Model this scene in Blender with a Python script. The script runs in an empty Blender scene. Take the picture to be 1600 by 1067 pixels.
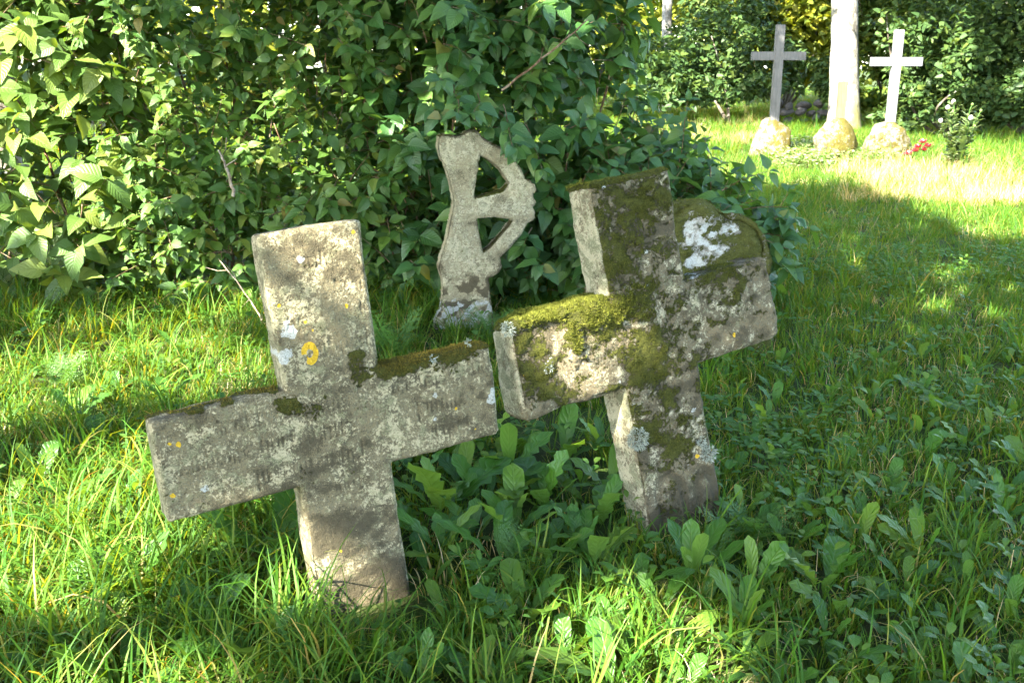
import bpy, math
import numpy as np
from mathutils import Matrix, Vector
from mathutils.bvhtree import BVHTree

R = math.radians
rng = np.random.default_rng(11)
scn = bpy.context.scene
COL = scn.collection

# ------------------------------------------------------------------ camera, light, exposure
CAM_H, CAM_P, FPX = 1.5, R(15.5), 1556.0
cam_d = bpy.data.cameras.new('camera')
cam = bpy.data.objects.new('camera', cam_d)
COL.objects.link(cam)
cam.location = (0, 0, CAM_H)
cam.rotation_euler = (R(90) - CAM_P, 0, 0)
cam_d.sensor_width = 36
cam_d.lens = 35.0
cam_d.clip_start = 0.05
cam_d.clip_end = 1500
cam_d.dof.use_dof = True
cam_d.dof.focus_distance = 3.1
cam_d.dof.aperture_fstop = 13.0
scn.camera = cam

SUN_AZ, SUN_EL = R(221), R(40)           # azimuth clockwise from +Y
SUN = np.array([math.sin(SUN_AZ) * math.cos(SUN_EL), math.cos(SUN_AZ) * math.cos(SUN_EL), math.sin(SUN_EL)])
world = bpy.data.worlds.new('World')
scn.world = world
world.use_nodes = True
wn = world.node_tree
sky = wn.nodes.new('ShaderNodeTexSky')
sky.sky_type = 'NISHITA'
sky.sun_disc = False
sky.sun_elevation = SUN_EL
sky.sun_rotation = SUN_AZ
bg = wn.nodes['Background']
bg.inputs['Strength'].default_value = 0.145
wn.links.new(sky.outputs[0], bg.inputs['Color'])
sd = bpy.data.lights.new('sun', 'SUN')
sd.energy = 5.0
sd.angle = R(0.5)
sd.color = (1.0, 0.94, 0.82)
sun = bpy.data.objects.new('sun', sd)
COL.objects.link(sun)
sun.rotation_euler = Vector(SUN).to_track_quat('Z', 'Y').to_euler()
sun.location = (-8, -8, 12)

vs = scn.view_settings
vs.view_transform = 'Standard'
vs.look = 'None'
vs.exposure = 3.45
vs.gamma = 1.0
vs.use_curve_mapping = False
cy = scn.cycles
cy.use_denoising = True
cy.max_bounces = 8
cy.diffuse_bounces = 4
cy.glossy_bounces = 2
cy.transmission_bounces = 5
cy.transparent_max_bounces = 4
cy.caustics_reflective = False
cy.caustics_refractive = False
cy.sample_clamp_indirect = 6.0

# ------------------------------------------------------------------ helpers: measuring
def ray(px, py):
    dx = (px - 800) / FPX
    dy = -(py - 533.5) / FPX
    return np.array([dx, math.cos(CAM_P) + dy * math.sin(CAM_P), -math.sin(CAM_P) + dy * math.cos(CAM_P)])
CAM0 = np.array([0, 0, CAM_H])
def on_ground(px, py, z=0.0):
    d = ray(px, py)
    return CAM0 + d * ((z - CAM_H) / d[2])
def at_y(px, py, Y):
    d = ray(px, py)
    return CAM0 + d * (Y / d[1])
def project(P):
    P = np.asarray(P, float)
    z = P[..., 2] - CAM_H
    zc = P[..., 1] * math.cos(CAM_P) - z * math.sin(CAM_P)
    yc = P[..., 1] * math.sin(CAM_P) + z * math.cos(CAM_P)
    zc = np.where(np.abs(zc) < 1e-4, 1e-4, zc)
    return 800 + FPX * P[..., 0] / zc, 533.5 - FPX * yc / zc, zc

# ------------------------------------------------------------------ helpers: noise
def _hash(ix, iy, iz, seed):
    h = (ix * 374761393 + iy * 668265263 + iz * 2147483647 + seed * 1274126177) & 0xFFFFFFFF
    h = ((h ^ (h >> 13)) * 1274126177) & 0xFFFFFFFF
    h = h ^ (h >> 16)
    return (h & 0xFFFFFF) / float(0xFFFFFF)
def vnoise(P, scale=1.0, seed=0):
    P = np.asarray(P, float) * scale
    if P.shape[-1] == 2:
        P = np.concatenate([P, np.full(P.shape[:-1] + (1,), 0.37)], -1)
    I = np.floor(P).astype(np.int64)
    f = P - I
    f = f * f * (3 - 2 * f)
    out = 0
    for dx in (0, 1):
        wx = f[..., 0] if dx else 1 - f[..., 0]
        for dy in (0, 1):
            wy = f[..., 1] if dy else 1 - f[..., 1]
            for dz in (0, 1):
                wz = f[..., 2] if dz else 1 - f[..., 2]
                out = out + wx * wy * wz * _hash(I[..., 0] + dx, I[..., 1] + dy, I[..., 2] + dz, seed)
    return out
def fbm(P, scale=1.0, octv=4, seed=0, gain=0.5):
    a, s, n, t = 1.0, scale, 0, 0
    for o in range(octv):
        n = n + a * vnoise(P, s, seed + o * 17)
        t += a
        a *= gain
        s *= 2.03
    return n / t
def sstep(a, b, x):
    t = np.clip((x - a) / (b - a), 0, 1)
    return t * t * (3 - 2 * t)
def nrm(v):
    v = np.asarray(v, float)
    return v / np.maximum(np.linalg.norm(v, axis=-1, keepdims=True), 1e-9)
def gz(x, y):
    P = np.stack([np.asarray(x, float), np.asarray(y, float)], -1)
    return (fbm(P, 0.8, 3, 5) - 0.5) * 0.09

# ------------------------------------------------------------------ helpers: meshes and objects
def mesh_np(name, V, faces, attrs=None, uv=None, smooth=True):
    V = np.asarray(V, np.float32)
    if isinstance(faces, np.ndarray):
        faces = [faces]
    faces = [np.asarray(f, np.int32) for f in faces if len(f)]
    me = bpy.data.meshes.new(name)
    me.vertices.add(len(V))
    me.vertices.foreach_set('co', V.ravel())
    loops = np.concatenate([f.ravel() for f in faces])
    sizes = np.concatenate([np.full(len(f), f.shape[1], np.int32) for f in faces])
    starts = np.concatenate([[0], np.cumsum(sizes)[:-1]]).astype(np.int32)
    me.loops.add(len(loops))
    me.loops.foreach_set('vertex_index', loops)
    me.polygons.add(len(sizes))
    me.polygons.foreach_set('loop_start', starts)
    me.polygons.foreach_set('loop_total', sizes)
    if smooth:
        me.polygons.foreach_set('use_smooth', np.ones(len(sizes), bool))
    for k, a in (attrs or {}).items():
        at = me.attributes.new(k, 'FLOAT', 'POINT')
        at.data.foreach_set('value', np.asarray(a, np.float32))
    if uv is not None:
        ul = me.uv_layers.new(name='UVMap')
        ul.data.foreach_set('uv', np.asarray(uv, np.float32)[loops].ravel())
    me.update(calc_edges=True)
    return me
def obj(name, me, mat=None, parent=None, kind=None, loc=None):
    o = bpy.data.objects.new(name, me)
    COL.objects.link(o)
    if mat is not None and me is not None and len(me.materials) == 0:
        me.materials.append(mat)
    if parent is not None:
        o.parent = parent
    if kind:
        o['kind'] = kind
    if loc is not None:
        o.location = loc
    return o
def thing(name, label, cat, loc=(0, 0, 0), group=None):
    o = bpy.data.objects.new(name, None)
    o.empty_display_size = 0.1
    COL.objects.link(o)
    o.location = [float(c) for c in loc]
    tag(o, label, cat, group)
    return o
def tag(o, label, cat, group=None):
    o['label'] = label
    o['category'] = cat
    if group:
        o['group'] = group
def stuff(o, label, cat):
    tag(o, label, cat)
    o['kind'] = 'stuff'
def vnormals(V, F):
    n = np.zeros_like(V)
    fn = np.cross(V[F[:, 1]] - V[F[:, 0]], V[F[:, 2]] - V[F[:, 0]])
    for k in range(F.shape[1]):
        np.add.at(n, F[:, k], fn)
    return nrm(n)
def vox_surface(xs, ys, zs, occ):
    nx, ny, nz = occ.shape
    pad = np.zeros((nx + 2, ny + 2, nz + 2), bool)
    pad[1:-1, 1:-1, 1:-1] = occ
    vi = lambda i, j, k: (i * (ny + 1) + j) * (nz + 1) + k
    faces = []
    core = pad[1:-1, 1:-1, 1:-1]
    for ax, sg, quad in (
            (0, -1, [(0, 0, 0), (0, 0, 1), (0, 1, 1), (0, 1, 0)]), (0, 1, [(1, 0, 0), (1, 1, 0), (1, 1, 1), (1, 0, 1)]),
            (1, -1, [(0, 0, 0), (1, 0, 0), (1, 0, 1), (0, 0, 1)]), (1, 1, [(0, 1, 0), (0, 1, 1), (1, 1, 1), (1, 1, 0)]),
            (2, -1, [(0, 0, 0), (0, 1, 0), (1, 1, 0), (1, 0, 0)]), (2, 1, [(0, 0, 1), (1, 0, 1), (1, 1, 1), (0, 1, 1)])):
        sl = [slice(1, -1)] * 3
        sl[ax] = slice(0, -2) if sg < 0 else slice(2, None)
        m = core & ~pad[tuple(sl)]
        i, j, k = np.nonzero(m)
        faces.append(np.stack([vi(i + a, j + b, k + c) for a, b, c in quad], 1))
    F = np.concatenate(faces)
    u, inv = np.unique(F.ravel(), return_inverse=True)
    F = inv.reshape(-1, 4)
    k = u % (nz + 1)
    j = (u // (nz + 1)) % (ny + 1)
    i = u // ((nz + 1) * (ny + 1))
    return np.stack([xs[i], ys[j], zs[k]], 1).astype(float), F
def tube(path, radii, n=7):
    path = np.asarray(path, float)
    radii = np.broadcast_to(np.asarray(radii, float), (len(path),))
    tan = nrm(np.gradient(path, axis=0))
    ref = np.where(np.abs(tan[:, 2:3]) > 0.9, [[1., 0, 0]], [[0., 0, 1]])
    a = nrm(np.cross(tan, ref))
    b = np.cross(tan, a)
    th = np.linspace(0, 2 * math.pi, n, endpoint=False)
    V = (path[:, None] + radii[:, None, None] * (np.cos(th)[None, :, None] * a[:, None] + np.sin(th)[None, :, None] * b[:, None])).reshape(-1, 3)
    F = []
    for s in range(len(path) - 1):
        for k in range(n):
            k2 = (k + 1) % n
            F.append((s * n + k, s * n + k2, (s + 1) * n + k2, (s + 1) * n + k))
    V = np.concatenate([V, path[-1:]])
    T = [((len(path) - 1) * n + k, (len(path) - 1) * n + (k + 1) % n, len(V) - 1) for k in range(n)]
    return V, np.array(F), np.array(T)
class Join:
    def __init__(s):
        s.V, s.Q, s.T, s.n, s.r, s.uv = [], [], [], 0, [], []
    def add(s, V, Q=(), T=(), rnd=0.0, uv=None):
        s.V.append(V)
        if len(Q): s.Q.append(np.asarray(Q) + s.n)
        if len(T): s.T.append(np.asarray(T) + s.n)
        s.r.append(np.full(len(V), rnd))
        s.uv.append(np.zeros((len(V), 2)) if uv is None else uv)
        s.n += len(V)
    def mesh(s, name, smooth=True):
        F = []
        if s.Q: F.append(np.concatenate(s.Q))
        if s.T: F.append(np.concatenate(s.T))
        return mesh_np(name, np.concatenate(s.V), F, {'rnd': np.concatenate(s.r)}, np.concatenate(s.uv), smooth)
def box_bm(name, size, bevel=0.01, loc=(0, 0, 0), sub=0):
    import bmesh
    bm = bmesh.new()
    bmesh.ops.create_cube(bm, size=1.0)
    for v in bm.verts:
        v.co = Vector((v.co.x * size[0] + loc[0], v.co.y * size[1] + loc[1], v.co.z * size[2] + loc[2]))
    if bevel:
        bmesh.ops.bevel(bm, geom=bm.edges[:], offset=bevel, segments=2, affect='EDGES')
    me = bpy.data.meshes.new(name)
    bm.to_mesh(me)
    bm.free()
    return me
_ico = {}
def ico(sub):
    if sub not in _ico:
        import bmesh
        bm = bmesh.new()
        bmesh.ops.create_icosphere(bm, subdivisions=sub, radius=1.0)
        bm.verts.ensure_lookup_table()
        V = np.array([v.co[:] for v in bm.verts])
        F = np.array([[v.index for v in f.verts] for f in bm.faces])
        bm.free()
        _ico[sub] = (V, F)
    return _ico[sub]

# ------------------------------------------------------------------ helpers: materials
class NT:
    def __init__(s, name):
        s.m = bpy.data.materials.new(name)
        s.m.use_nodes = True
        s.t = s.m.node_tree
        s.t.nodes.clear()
        s.out = s.n('ShaderNodeOutputMaterial')
    def n(s, typ, **kw):
        nd = s.t.nodes.new(typ)
        for k, v in kw.items():
            setattr(nd, k, v)
        return nd
    def set(s, sock, v):
        if isinstance(v, bpy.types.NodeSocket):
            s.t.links.new(v, sock)
        elif v is not None:
            if isinstance(v, (tuple, list)) and len(v) == 3 and sock.type == 'RGBA':
                v = (*v, 1)
            sock.default_value = v
    def math(s, op, a, b=None, c=None, clamp=False):
        nd = s.n('ShaderNodeMath', operation=op, use_clamp=clamp)
        s.set(nd.inputs[0], a)
        s.set(nd.inputs[1], b)
        s.set(nd.inputs[2], c)
        return nd.outputs[0]
    def attr(s, name):
        return s.n('ShaderNodeAttribute', attribute_name=name).outputs['Fac']
    def coord(s):
        return s.n('ShaderNodeTexCoord').outputs['Object']
    def noise(s, scale, det=3, rough=0.55, vec=None, dist=0.0):
        nd = s.n('ShaderNodeTexNoise')
        nd.inputs['Scale'].default_value = scale
        nd.inputs['Detail'].default_value = det
        nd.inputs['Roughness'].default_value = rough
        nd.inputs['Distortion'].default_value = dist
        s.set(nd.inputs['Vector'], vec if vec is not None else s.coord())
        return nd.outputs['Fac']
    def voro(s, scale, vec=None, feature='F1'):
        nd = s.n('ShaderNodeTexVoronoi', feature=feature)
        nd.inputs['Scale'].default_value = scale
        s.set(nd.inputs['Vector'], vec if vec is not None else s.coord())
        return nd.outputs['Distance']
    def step(s, v, a, b, lo=0.0, hi=1.0):
        nd = s.n('ShaderNodeMapRange', interpolation_type='SMOOTHSTEP')
        s.set(nd.inputs['Value'], v)
        for k, x in zip(('From Min', 'From Max', 'To Min', 'To Max'), (a, b, lo, hi)):
            nd.inputs[k].default_value = x
        return nd.outputs[0]
    def mix(s, f, a, b, blend='MIX'):
        nd = s.n('ShaderNodeMix', data_type='RGBA', blend_type=blend)
        s.set(nd.inputs[0], f)
        s.set(nd.inputs[6], a)
        s.set(nd.inputs[7], b)
        return nd.outputs[2]
    def ramp(s, f, stops):
        nd = s.n('ShaderNodeValToRGB')
        cr = nd.color_ramp
        while len(cr.elements) < len(stops):
            cr.elements.new(0.5)
        for e, (p, c) in zip(cr.elements, stops):
            e.position = p
            e.color = (*c, 1)
        s.set(nd.inputs[0], f)
        return nd.outputs[0]
    def bump(s, h, strength, dist, normal=None):
        nd = s.n('ShaderNodeBump')
        nd.inputs['Strength'].default_value = strength
        nd.inputs['Distance'].default_value = dist
        s.set(nd.inputs['Height'], h)
        s.set(nd.inputs['Normal'], normal)
        return nd.outputs[0]
    def pbr(s, col, rough=0.8, spec=0.3, normal=None, trans=None, tfac=0.0):
        p = s.n('ShaderNodeBsdfPrincipled')
        s.set(p.inputs['Base Color'], col)
        s.set(p.inputs['Roughness'], rough)
        s.set(p.inputs['Specular IOR Level'], spec)
        s.set(p.inputs['Normal'], normal)
        sh = p.outputs[0]
        if trans is not None:
            t = s.n('ShaderNodeBsdfTranslucent')
            s.set(t.inputs['Color'], trans)
            mx = s.n('ShaderNodeMixShader')
            mx.inputs[0].default_value = tfac
            s.t.links.new(sh, mx.inputs[1])
            s.t.links.new(t.outputs[0], mx.inputs[2])
            sh = mx.outputs[0]
        s.t.links.new(sh, s.out.inputs['Surface'])
        return s.m
    def rnd(s):
        oi = s.n('ShaderNodeObjectInfo').outputs['Random']
        return s.math('FRACT', s.math('ADD', s.attr('rnd'), oi))

def leaf_mat(name, stops, rough=0.42, spec=0.5, tfac=0.38, tmul=(1.75, 1.5, 0.4), veins=9.0, vs=0.5, pale=(0.10, 0.17, 0.06)):
    n = NT(name)
    col = n.ramp(n.rnd(), stops)
    nz = n.noise(18, 2)
    col = n.mix(n.step(nz, 0.3, 0.8, 0.0, 0.3), col, (0.085, 0.15, 0.04))
    nrmal = None
    if veins:
        uv = n.n('ShaderNodeUVMap').outputs[0]
        sep = n.n('ShaderNodeSeparateXYZ')
        n.set(sep.inputs[0], uv)
        au = n.math('ABSOLUTE', n.math('SUBTRACT', sep.outputs[0], 0.5))
        ph = n.math('MULTIPLY', n.math('SUBTRACT', sep.outputs[1], n.math('MULTIPLY', au, 0.55)), veins * 6.283)
        w = n.math('POWER', n.math('ABSOLUTE', n.math('SINE', n.math('MULTIPLY', ph, 0.5))), 0.6)
        mid = n.step(au, 0.0, 0.05)
        h = n.math('MULTIPLY', w, mid)
        nrmal = n.bump(h, vs, 0.004)
        col = n.mix(n.step(h, 0.0, 0.25, 0.45, 0.0), col, pale)
    bk = n.n('ShaderNodeNewGeometry').outputs['Backfacing']
    col = n.mix(n.math('MULTIPLY', bk, 0.35), col, pale)
    tr = n.mix(1.0, col, tmul, 'MULTIPLY')
    return n.pbr(col, rough, spec, nrmal, tr, tfac)

def stone_mat(name, light, brown, grey, dark=(0.062, 0.052, 0.030), mossc=((0.030, 0.035, 0.006), (0.085, 0.090, 0.013), (0.17, 0.17, 0.026)),
              greyamt=0.5, speck=0.5, bstr=0.8, mossk=1.7, sc=1.0, bare=0.0):
    n = NT(name)
    c = n.coord()
    n1 = n.noise(5 * sc, 4, 0.6, c)
    n2 = n.noise(28 * sc, 5, 0.65, c)
    n3 = n.noise(140 * sc, 4, 0.7, c)
    n4 = n.noise(13 * sc, 4, 0.6, c, 0.6)
    v1 = n.voro(170, c)
    n5 = n.noise(75 * sc, 6, 0.72, c, 0.3)
    n6 = n.noise(240, 3, 0.7, c)
    base = n.mix(n.step(n1, 0.40, 0.60), brown, tuple(0.55 * x for x in brown))
    base = n.mix(n.step(n3, 0.42, 0.62, 0.0, 0.6), base, tuple(0.5 * x + 0.04 for x in grey))
    cov = n.math('ADD', n.math('MULTIPLY', n5, 1.0), n.math('MULTIPLY', n.math('SUBTRACT', n1, 0.5), 0.7))
    cov = n.math('ADD', cov, n.math('MULTIPLY', n.math('SUBTRACT', n2, 0.5), 0.6))
    cov = n.math('SUBTRACT', cov, n.math('MULTIPLY', n.attr('dirt'), 0.22))
    crust = n.mix(n.step(n4, 0.44, 0.56), light, grey)
    crust = n.mix(n.step(n6, 0.45, 0.70, 0.0, 0.6), crust, tuple(min(0.66, x * 1.4) for x in light))
    col = n.mix(n.step(cov, 0.41 + 0.06 * speck + bare, 0.51 + 0.06 * speck + bare, 0.0, 0.92), base, crust)
    gf = n.math('ADD', n.math('MULTIPLY', n2, 0.6), n.math('MULTIPLY', n4, 0.4))
    col = n.mix(n.step(gf, 0.54, 0.60, 0.0, 0.5 * greyamt), col, grey)
    dk = n.math('ADD', n.math('MULTIPLY', n.attr('dirt'), 0.8), n.math('ADD', n.math('MULTIPLY', n3, 0.55), n.math('MULTIPLY', n2, 0.45)))
    col = n.mix(n.step(dk, 0.66 - 0.08 * speck, 0.86 - 0.08 * speck, 0.0, 0.85), col, dark)
    pit = n.step(n.math('ADD', v1, n.math('MULTIPLY', n.math('SUBTRACT', n2, 0.5), 0.8)), 0.10, 0.30)
    col = n.mix(n.math('MULTIPLY', n.math('SUBTRACT', 1.0, pit), 0.62), col, dark)
    lf = n.math('ADD', n.attr('lich'), n.math('MULTIPLY', n.math('SUBTRACT', n2, 0.5), 0.9))
    lf = n.math('ADD', lf, n.math('MULTIPLY', n.math('SUBTRACT', n3, 0.5), 0.7))
    col = n.mix(n.step(lf, 0.44, 0.66, 0.0, 0.9), col, n.ramp(n3, [(0.3, (0.26, 0.26, 0.225)), (0.65, (0.50, 0.51, 0.46))]))
    yf = n.math('ADD', n.attr('yel'), n.math('MULTIPLY', n.math('SUBTRACT', n5, 0.5), 0.8))
    col = n.mix(n.step(yf, 0.5, 0.58, 0.0, 0.95), col, n.ramp(n3, [(0.3, (0.42, 0.24, 0.012)), (0.7, (0.62, 0.42, 0.03))]))
    mf = n.math('ADD', n.attr('moss'), n.math('MULTIPLY', n.math('SUBTRACT', n4, 0.5), mossk))
    mf = n.math('ADD', mf, n.math('MULTIPLY', n.math('SUBTRACT', n5, 0.5), 2.4))
    mfac = n.step(mf, 0.44, 0.60)
    col = n.mix(n.math('MULTIPLY', mfac, 0.95), col, n.ramp(n.math('ADD', n.math('MULTIPLY', n3, 0.6), n.math('MULTIPLY', n2, 0.4)), [(0.30, mossc[0]), (0.52, mossc[1]), (0.75, mossc[2])]))
    hh = n.math('ADD', n.math('MULTIPLY', n2, 0.9), n.math('MULTIPLY', n3, 0.6))
    hh = n.math('ADD', hh, n.math('MULTIPLY', pit, 0.25))
    hh = n.math('ADD', hh, n.math('MULTIPLY', mfac, n.math('MULTIPLY', n3, 1.6)))
    return n.pbr(col, 0.92, 0.15, n.bump(hh, bstr, 0.008))

M = {}
M['leaf_dark'] = leaf_mat('shrub leaf dark', [(0.0, (0.026, 0.085, 0.020)), (0.5, (0.044, 0.122, 0.026)), (0.88, (0.070, 0.155, 0.026)), (0.99, (0.12, 0.19, 0.035)), (1.0, (0.22, 0.16, 0.04))], 0.38, 0.5)
M['leaf_mid'] = leaf_mat('shrub leaf mid', [(0.0, (0.038, 0.098, 0.016)), (0.5, (0.064, 0.142, 0.020)), (0.86, (0.105, 0.182, 0.022)), (0.985, (0.18, 0.22, 0.035)), (1.0, (0.24, 0.17, 0.04))], 0.42, 0.45)
M['leaf_big'] = leaf_mat('shrub leaf large', [(0.0, (0.055, 0.11, 0.022)), (0.6, (0.095, 0.165, 0.028)), (1.0, (0.17, 0.21, 0.035))], 0.45, 0.35)
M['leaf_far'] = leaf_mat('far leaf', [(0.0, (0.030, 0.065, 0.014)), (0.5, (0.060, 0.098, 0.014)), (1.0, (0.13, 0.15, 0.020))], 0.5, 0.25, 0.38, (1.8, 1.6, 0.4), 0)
M['leaf_far_dark'] = leaf_mat('far leaf dark', [(0.0, (0.018, 0.042, 0.012)), (0.6, (0.032, 0.066, 0.016)), (1.0, (0.065, 0.09, 0.016))], 0.5, 0.2, 0.25, (1.6, 1.5, 0.6), 0)  # shade over the dark bushes is put into this leaf colour
M['leaf_far_light'] = leaf_mat('far leaf light', [(0.0, (0.09, 0.125, 0.014)), (0.5, (0.17, 0.20, 0.020)), (1.0, (0.29, 0.27, 0.03))], 0.5, 0.25, 0.45, (1.8, 1.6, 0.4), 0)  # sunlit glow of the far foliage is put into this leaf colour
M['dock'] = leaf_mat('dock leaf', [(0.0, (0.036, 0.118, 0.014)), (0.6, (0.062, 0.158, 0.016)), (1.0, (0.12, 0.20, 0.020))], 0.42, 0.38, 0.42, (1.75, 1.5, 0.4), 7.0, 0.5, (0.13, 0.20, 0.06))
M['fern'] = leaf_mat('feathery leaf', [(0.0, (0.045, 0.125, 0.022)), (1.0, (0.08, 0.17, 0.03))], 0.5, 0.3, 0.35, (1.6, 1.5, 0.7), 0)
M['pale_leaf'] = leaf_mat('pale leaf', [(0.0, (0.10, 0.16, 0.03)), (0.5, (0.20, 0.25, 0.07)), (1.0, (0.42, 0.43, 0.26))], 0.5, 0.3, 0.35, (1.2, 1.2, 0.9), 0)
M['bud'] = leaf_mat('green flower bud', [(0.0, (0.13, 0.21, 0.045)), (1.0, (0.24, 0.29, 0.07))], 0.5, 0.3, 0.3, (1.3, 1.3, 0.8), 0)

def blade_mat(name, stops):
    n = NT(name)
    col = n.ramp(n.rnd(), stops)
    uv = n.n('ShaderNodeUVMap').outputs[0]
    sep = n.n('ShaderNodeSeparateXYZ')
    n.set(sep.inputs[0], uv)
    col = n.mix(n.step(sep.outputs[1], 0.0, 0.25, 0.5, 0.0), col, (0.12, 0.13, 0.05))
    w = n.math('SINE', n.math('MULTIPLY', sep.outputs[0], 40))
    tr = n.mix(1.0, col, (2.7, 1.4, 0.4), 'MULTIPLY')
    return n.pbr(col, 0.50, 0.22, n.bump(w, 0.15, 0.002), tr, 0.48)
M['grass'] = blade_mat('grass blade', [(0.0, (0.035, 0.116, 0.011)), (0.45, (0.062, 0.163, 0.014)), (0.85, (0.112, 0.206, 0.019)), (0.96, (0.18, 0.22, 0.04)), (1.0, (0.32, 0.27, 0.11))])
M['hay'] = blade_mat('dry grass stalk', [(0.0, (0.17, 0.20, 0.05)), (0.4, (0.40, 0.36, 0.19)), (1.0, (0.55, 0.49, 0.33))])  # real straw, and the glare of sunlit grass as pale colour

def bark_mat(name, c0, c1, lich=(0.5, 0.5, 0.42), amt=0.5, sc=9, stretch=0.25, green=None):
    n = NT(name)
    mp = n.n('ShaderNodeMapping')
    mp.inputs['Scale'].default_value = (1, 1, stretch)
    n.set(mp.inputs[0], n.coord())
    a = n.noise(sc, 5, 0.65, mp.outputs[0], 0.4)
    b = n.noise(sc * 0.35, 3, 0.6)
    col = n.mix(n.step(a, 0.35, 0.65), c0, c1)
    col = n.mix(n.step(b, 0.62 - 0.3 * amt, 0.72 - 0.3 * amt, 0, 0.8), col, lich)
    if green:
        z = n.n('ShaderNodeSeparateXYZ')
        n.set(z.inputs[0], n.coord())
        g = n.math('ADD', n.math('MULTIPLY', a, 0.6), n.math('MULTIPLY', z.outputs[2], -0.35))
        g = n.math('ADD', g, n.math('MULTIPLY', z.outputs[0], 0.55))
        col = n.mix(n.step(g, 0.05, 0.30, 0, 0.85), col, green)
    return n.pbr(col, 0.9, 0.15, n.bump(a, 0.9, 0.03))
M['stem'] = bark_mat('shrub stem', (0.10, 0.055, 0.030), (0.20, 0.12, 0.07), (0.26, 0.20, 0.13), 0.4, 40)
M['twig'] = bark_mat('dry twig', (0.20, 0.15, 0.10), (0.34, 0.27, 0.19), (0.40, 0.34, 0.26), 0.5, 60)
M['bark'] = bark_mat('dark bark', (0.05, 0.04, 0.03), (0.13, 0.11, 0.085), (0.24, 0.25, 0.19), 0.4, 9)
M['bark_pale'] = bark_mat('pale bark', (0.09, 0.083, 0.068), (0.25, 0.24, 0.20), (0.30, 0.29, 0.25), 0.5, 14, 0.5, (0.16, 0.15, 0.05))
M['bark_white'] = bark_mat('white bark', (0.22, 0.21, 0.19), (0.34, 0.33, 0.31), (0.18, 0.17, 0.15), 0.05, 10, 1.8)

M['stone1'] = stone_mat('weathered limestone', (0.37, 0.325, 0.195), (0.175, 0.143, 0.078), (0.172, 0.165, 0.090), greyamt=0.8, speck=0.95, bstr=1.2, sc=1.7, bare=0.008)
M['stone2'] = stone_mat('mossy limestone', (0.36, 0.325, 0.21), (0.155, 0.122, 0.068), (0.175, 0.175, 0.10), greyamt=0.55, speck=1.0, bstr=1.2, sc=1.5, bare=0.030)
M['stone3'] = stone_mat('speckled cast stone', (0.385, 0.35, 0.225), (0.285, 0.245, 0.145), (0.265, 0.25, 0.15), greyamt=0.3, speck=0.6, bstr=1.0, sc=1.5)
M['stone4'] = stone_mat('mossy rock', (0.36, 0.34, 0.29), (0.22, 0.20, 0.15), (0.26, 0.27, 0.24), greyamt=0.5, speck=0.4, bstr=1.0)
M['boulder'] = stone_mat('lichen boulder', (0.17, 0.155, 0.105), (0.08, 0.066, 0.036), (0.105, 0.098, 0.06), greyamt=0.3, speck=0.15, bstr=0.8,
                         mossc=((0.045, 0.036, 0.006), (0.088, 0.072, 0.009), (0.14, 0.115, 0.015)))
M['wallstone'] = stone_mat('field stone', (0.15, 0.145, 0.15), (0.09, 0.08, 0.08), (0.11, 0.11, 0.125), greyamt=0.3, speck=0.3, bstr=0.8)
def moss_mat(name, stops):
    n = NT(name)
    col = n.ramp(n.rnd(), stops)
    tr = n.mix(1.0, col, (1.4, 1.3, 0.6), 'MULTIPLY')
    return n.pbr(col, 0.75, 0.15, None, tr, 0.3)
M['moss_bright'] = moss_mat('bright cushion moss', [(0.0, (0.050, 0.060, 0.008)), (0.5, (0.105, 0.118, 0.015)), (1.0, (0.21, 0.205, 0.035))])
M['moss_dark'] = moss_mat('dark flat moss', [(0.0, (0.022, 0.028, 0.005)), (0.5, (0.058, 0.066, 0.010)), (1.0, (0.13, 0.135, 0.020))])
M['moss_brown'] = moss_mat('brown moss', [(0.0, (0.045, 0.035, 0.008)), (0.5, (0.11, 0.085, 0.015)), (1.0, (0.20, 0.16, 0.022))])
M['thistle'] = leaf_mat('thistle leaf', [(0.0, (0.12, 0.17, 0.06)), (1.0, (0.20, 0.24, 0.11))], 0.5, 0.3, 0.3, (1.3, 1.3, 0.7), 0)
M['lichen'] = moss_mat('pale branching lichen', [(0.0, (0.20, 0.23, 0.20)), (1.0, (0.40, 0.43, 0.38))])
def wood_mat(name, c0, c1):
    n = NT(name)
    mp = n.n('ShaderNodeMapping')
    mp.inputs['Scale'].default_value = (1, 1, 0.08)
    n.set(mp.inputs[0], n.coord())
    a = n.noise(60, 5, 0.65, mp.outputs[0])
    b = n.noise(4, 3)
    col = n.mix(n.step(a, 0.3, 0.7), c0, c1)
    col = n.mix(n.step(b, 0.45, 0.7, 0, 0.4), col, tuple(0.6 * x for x in c0))
    return n.pbr(col, 0.7, 0.3, n.bump(a, 0.4, 0.004))
M['wood_grey'] = wood_mat('weathered grey wood', (0.08, 0.077, 0.07), (0.14, 0.135, 0.125))
M['wood_silver'] = wood_mat('silvered wood', (0.12, 0.123, 0.125), (0.18, 0.18, 0.18))
M['wood_tan'] = wood_mat('tan wood', (0.12, 0.070, 0.038), (0.17, 0.105, 0.06))
M['wood_red'] = wood_mat('reddish board', (0.12, 0.058, 0.038), (0.18, 0.095, 0.065))
n = NT('red petal')
M['petal'] = n.pbr(n.ramp(n.rnd(), [(0.0, (0.35, 0.03, 0.05)), (1.0, (0.62, 0.16, 0.17))]), 0.6, 0.3)
n = NT('thistle down')
M['down'] = n.pbr((0.26, 0.25, 0.22), 0.9, 0.1)
n = NT('soil and litter')
c = n.coord()
a = n.noise(2.2, 5, 0.6, c)
b = n.noise(35, 5, 0.7, c)
colg = n.mix(n.step(a, 0.35, 0.65), (0.030, 0.062, 0.010), (0.042, 0.045, 0.016))
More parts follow.
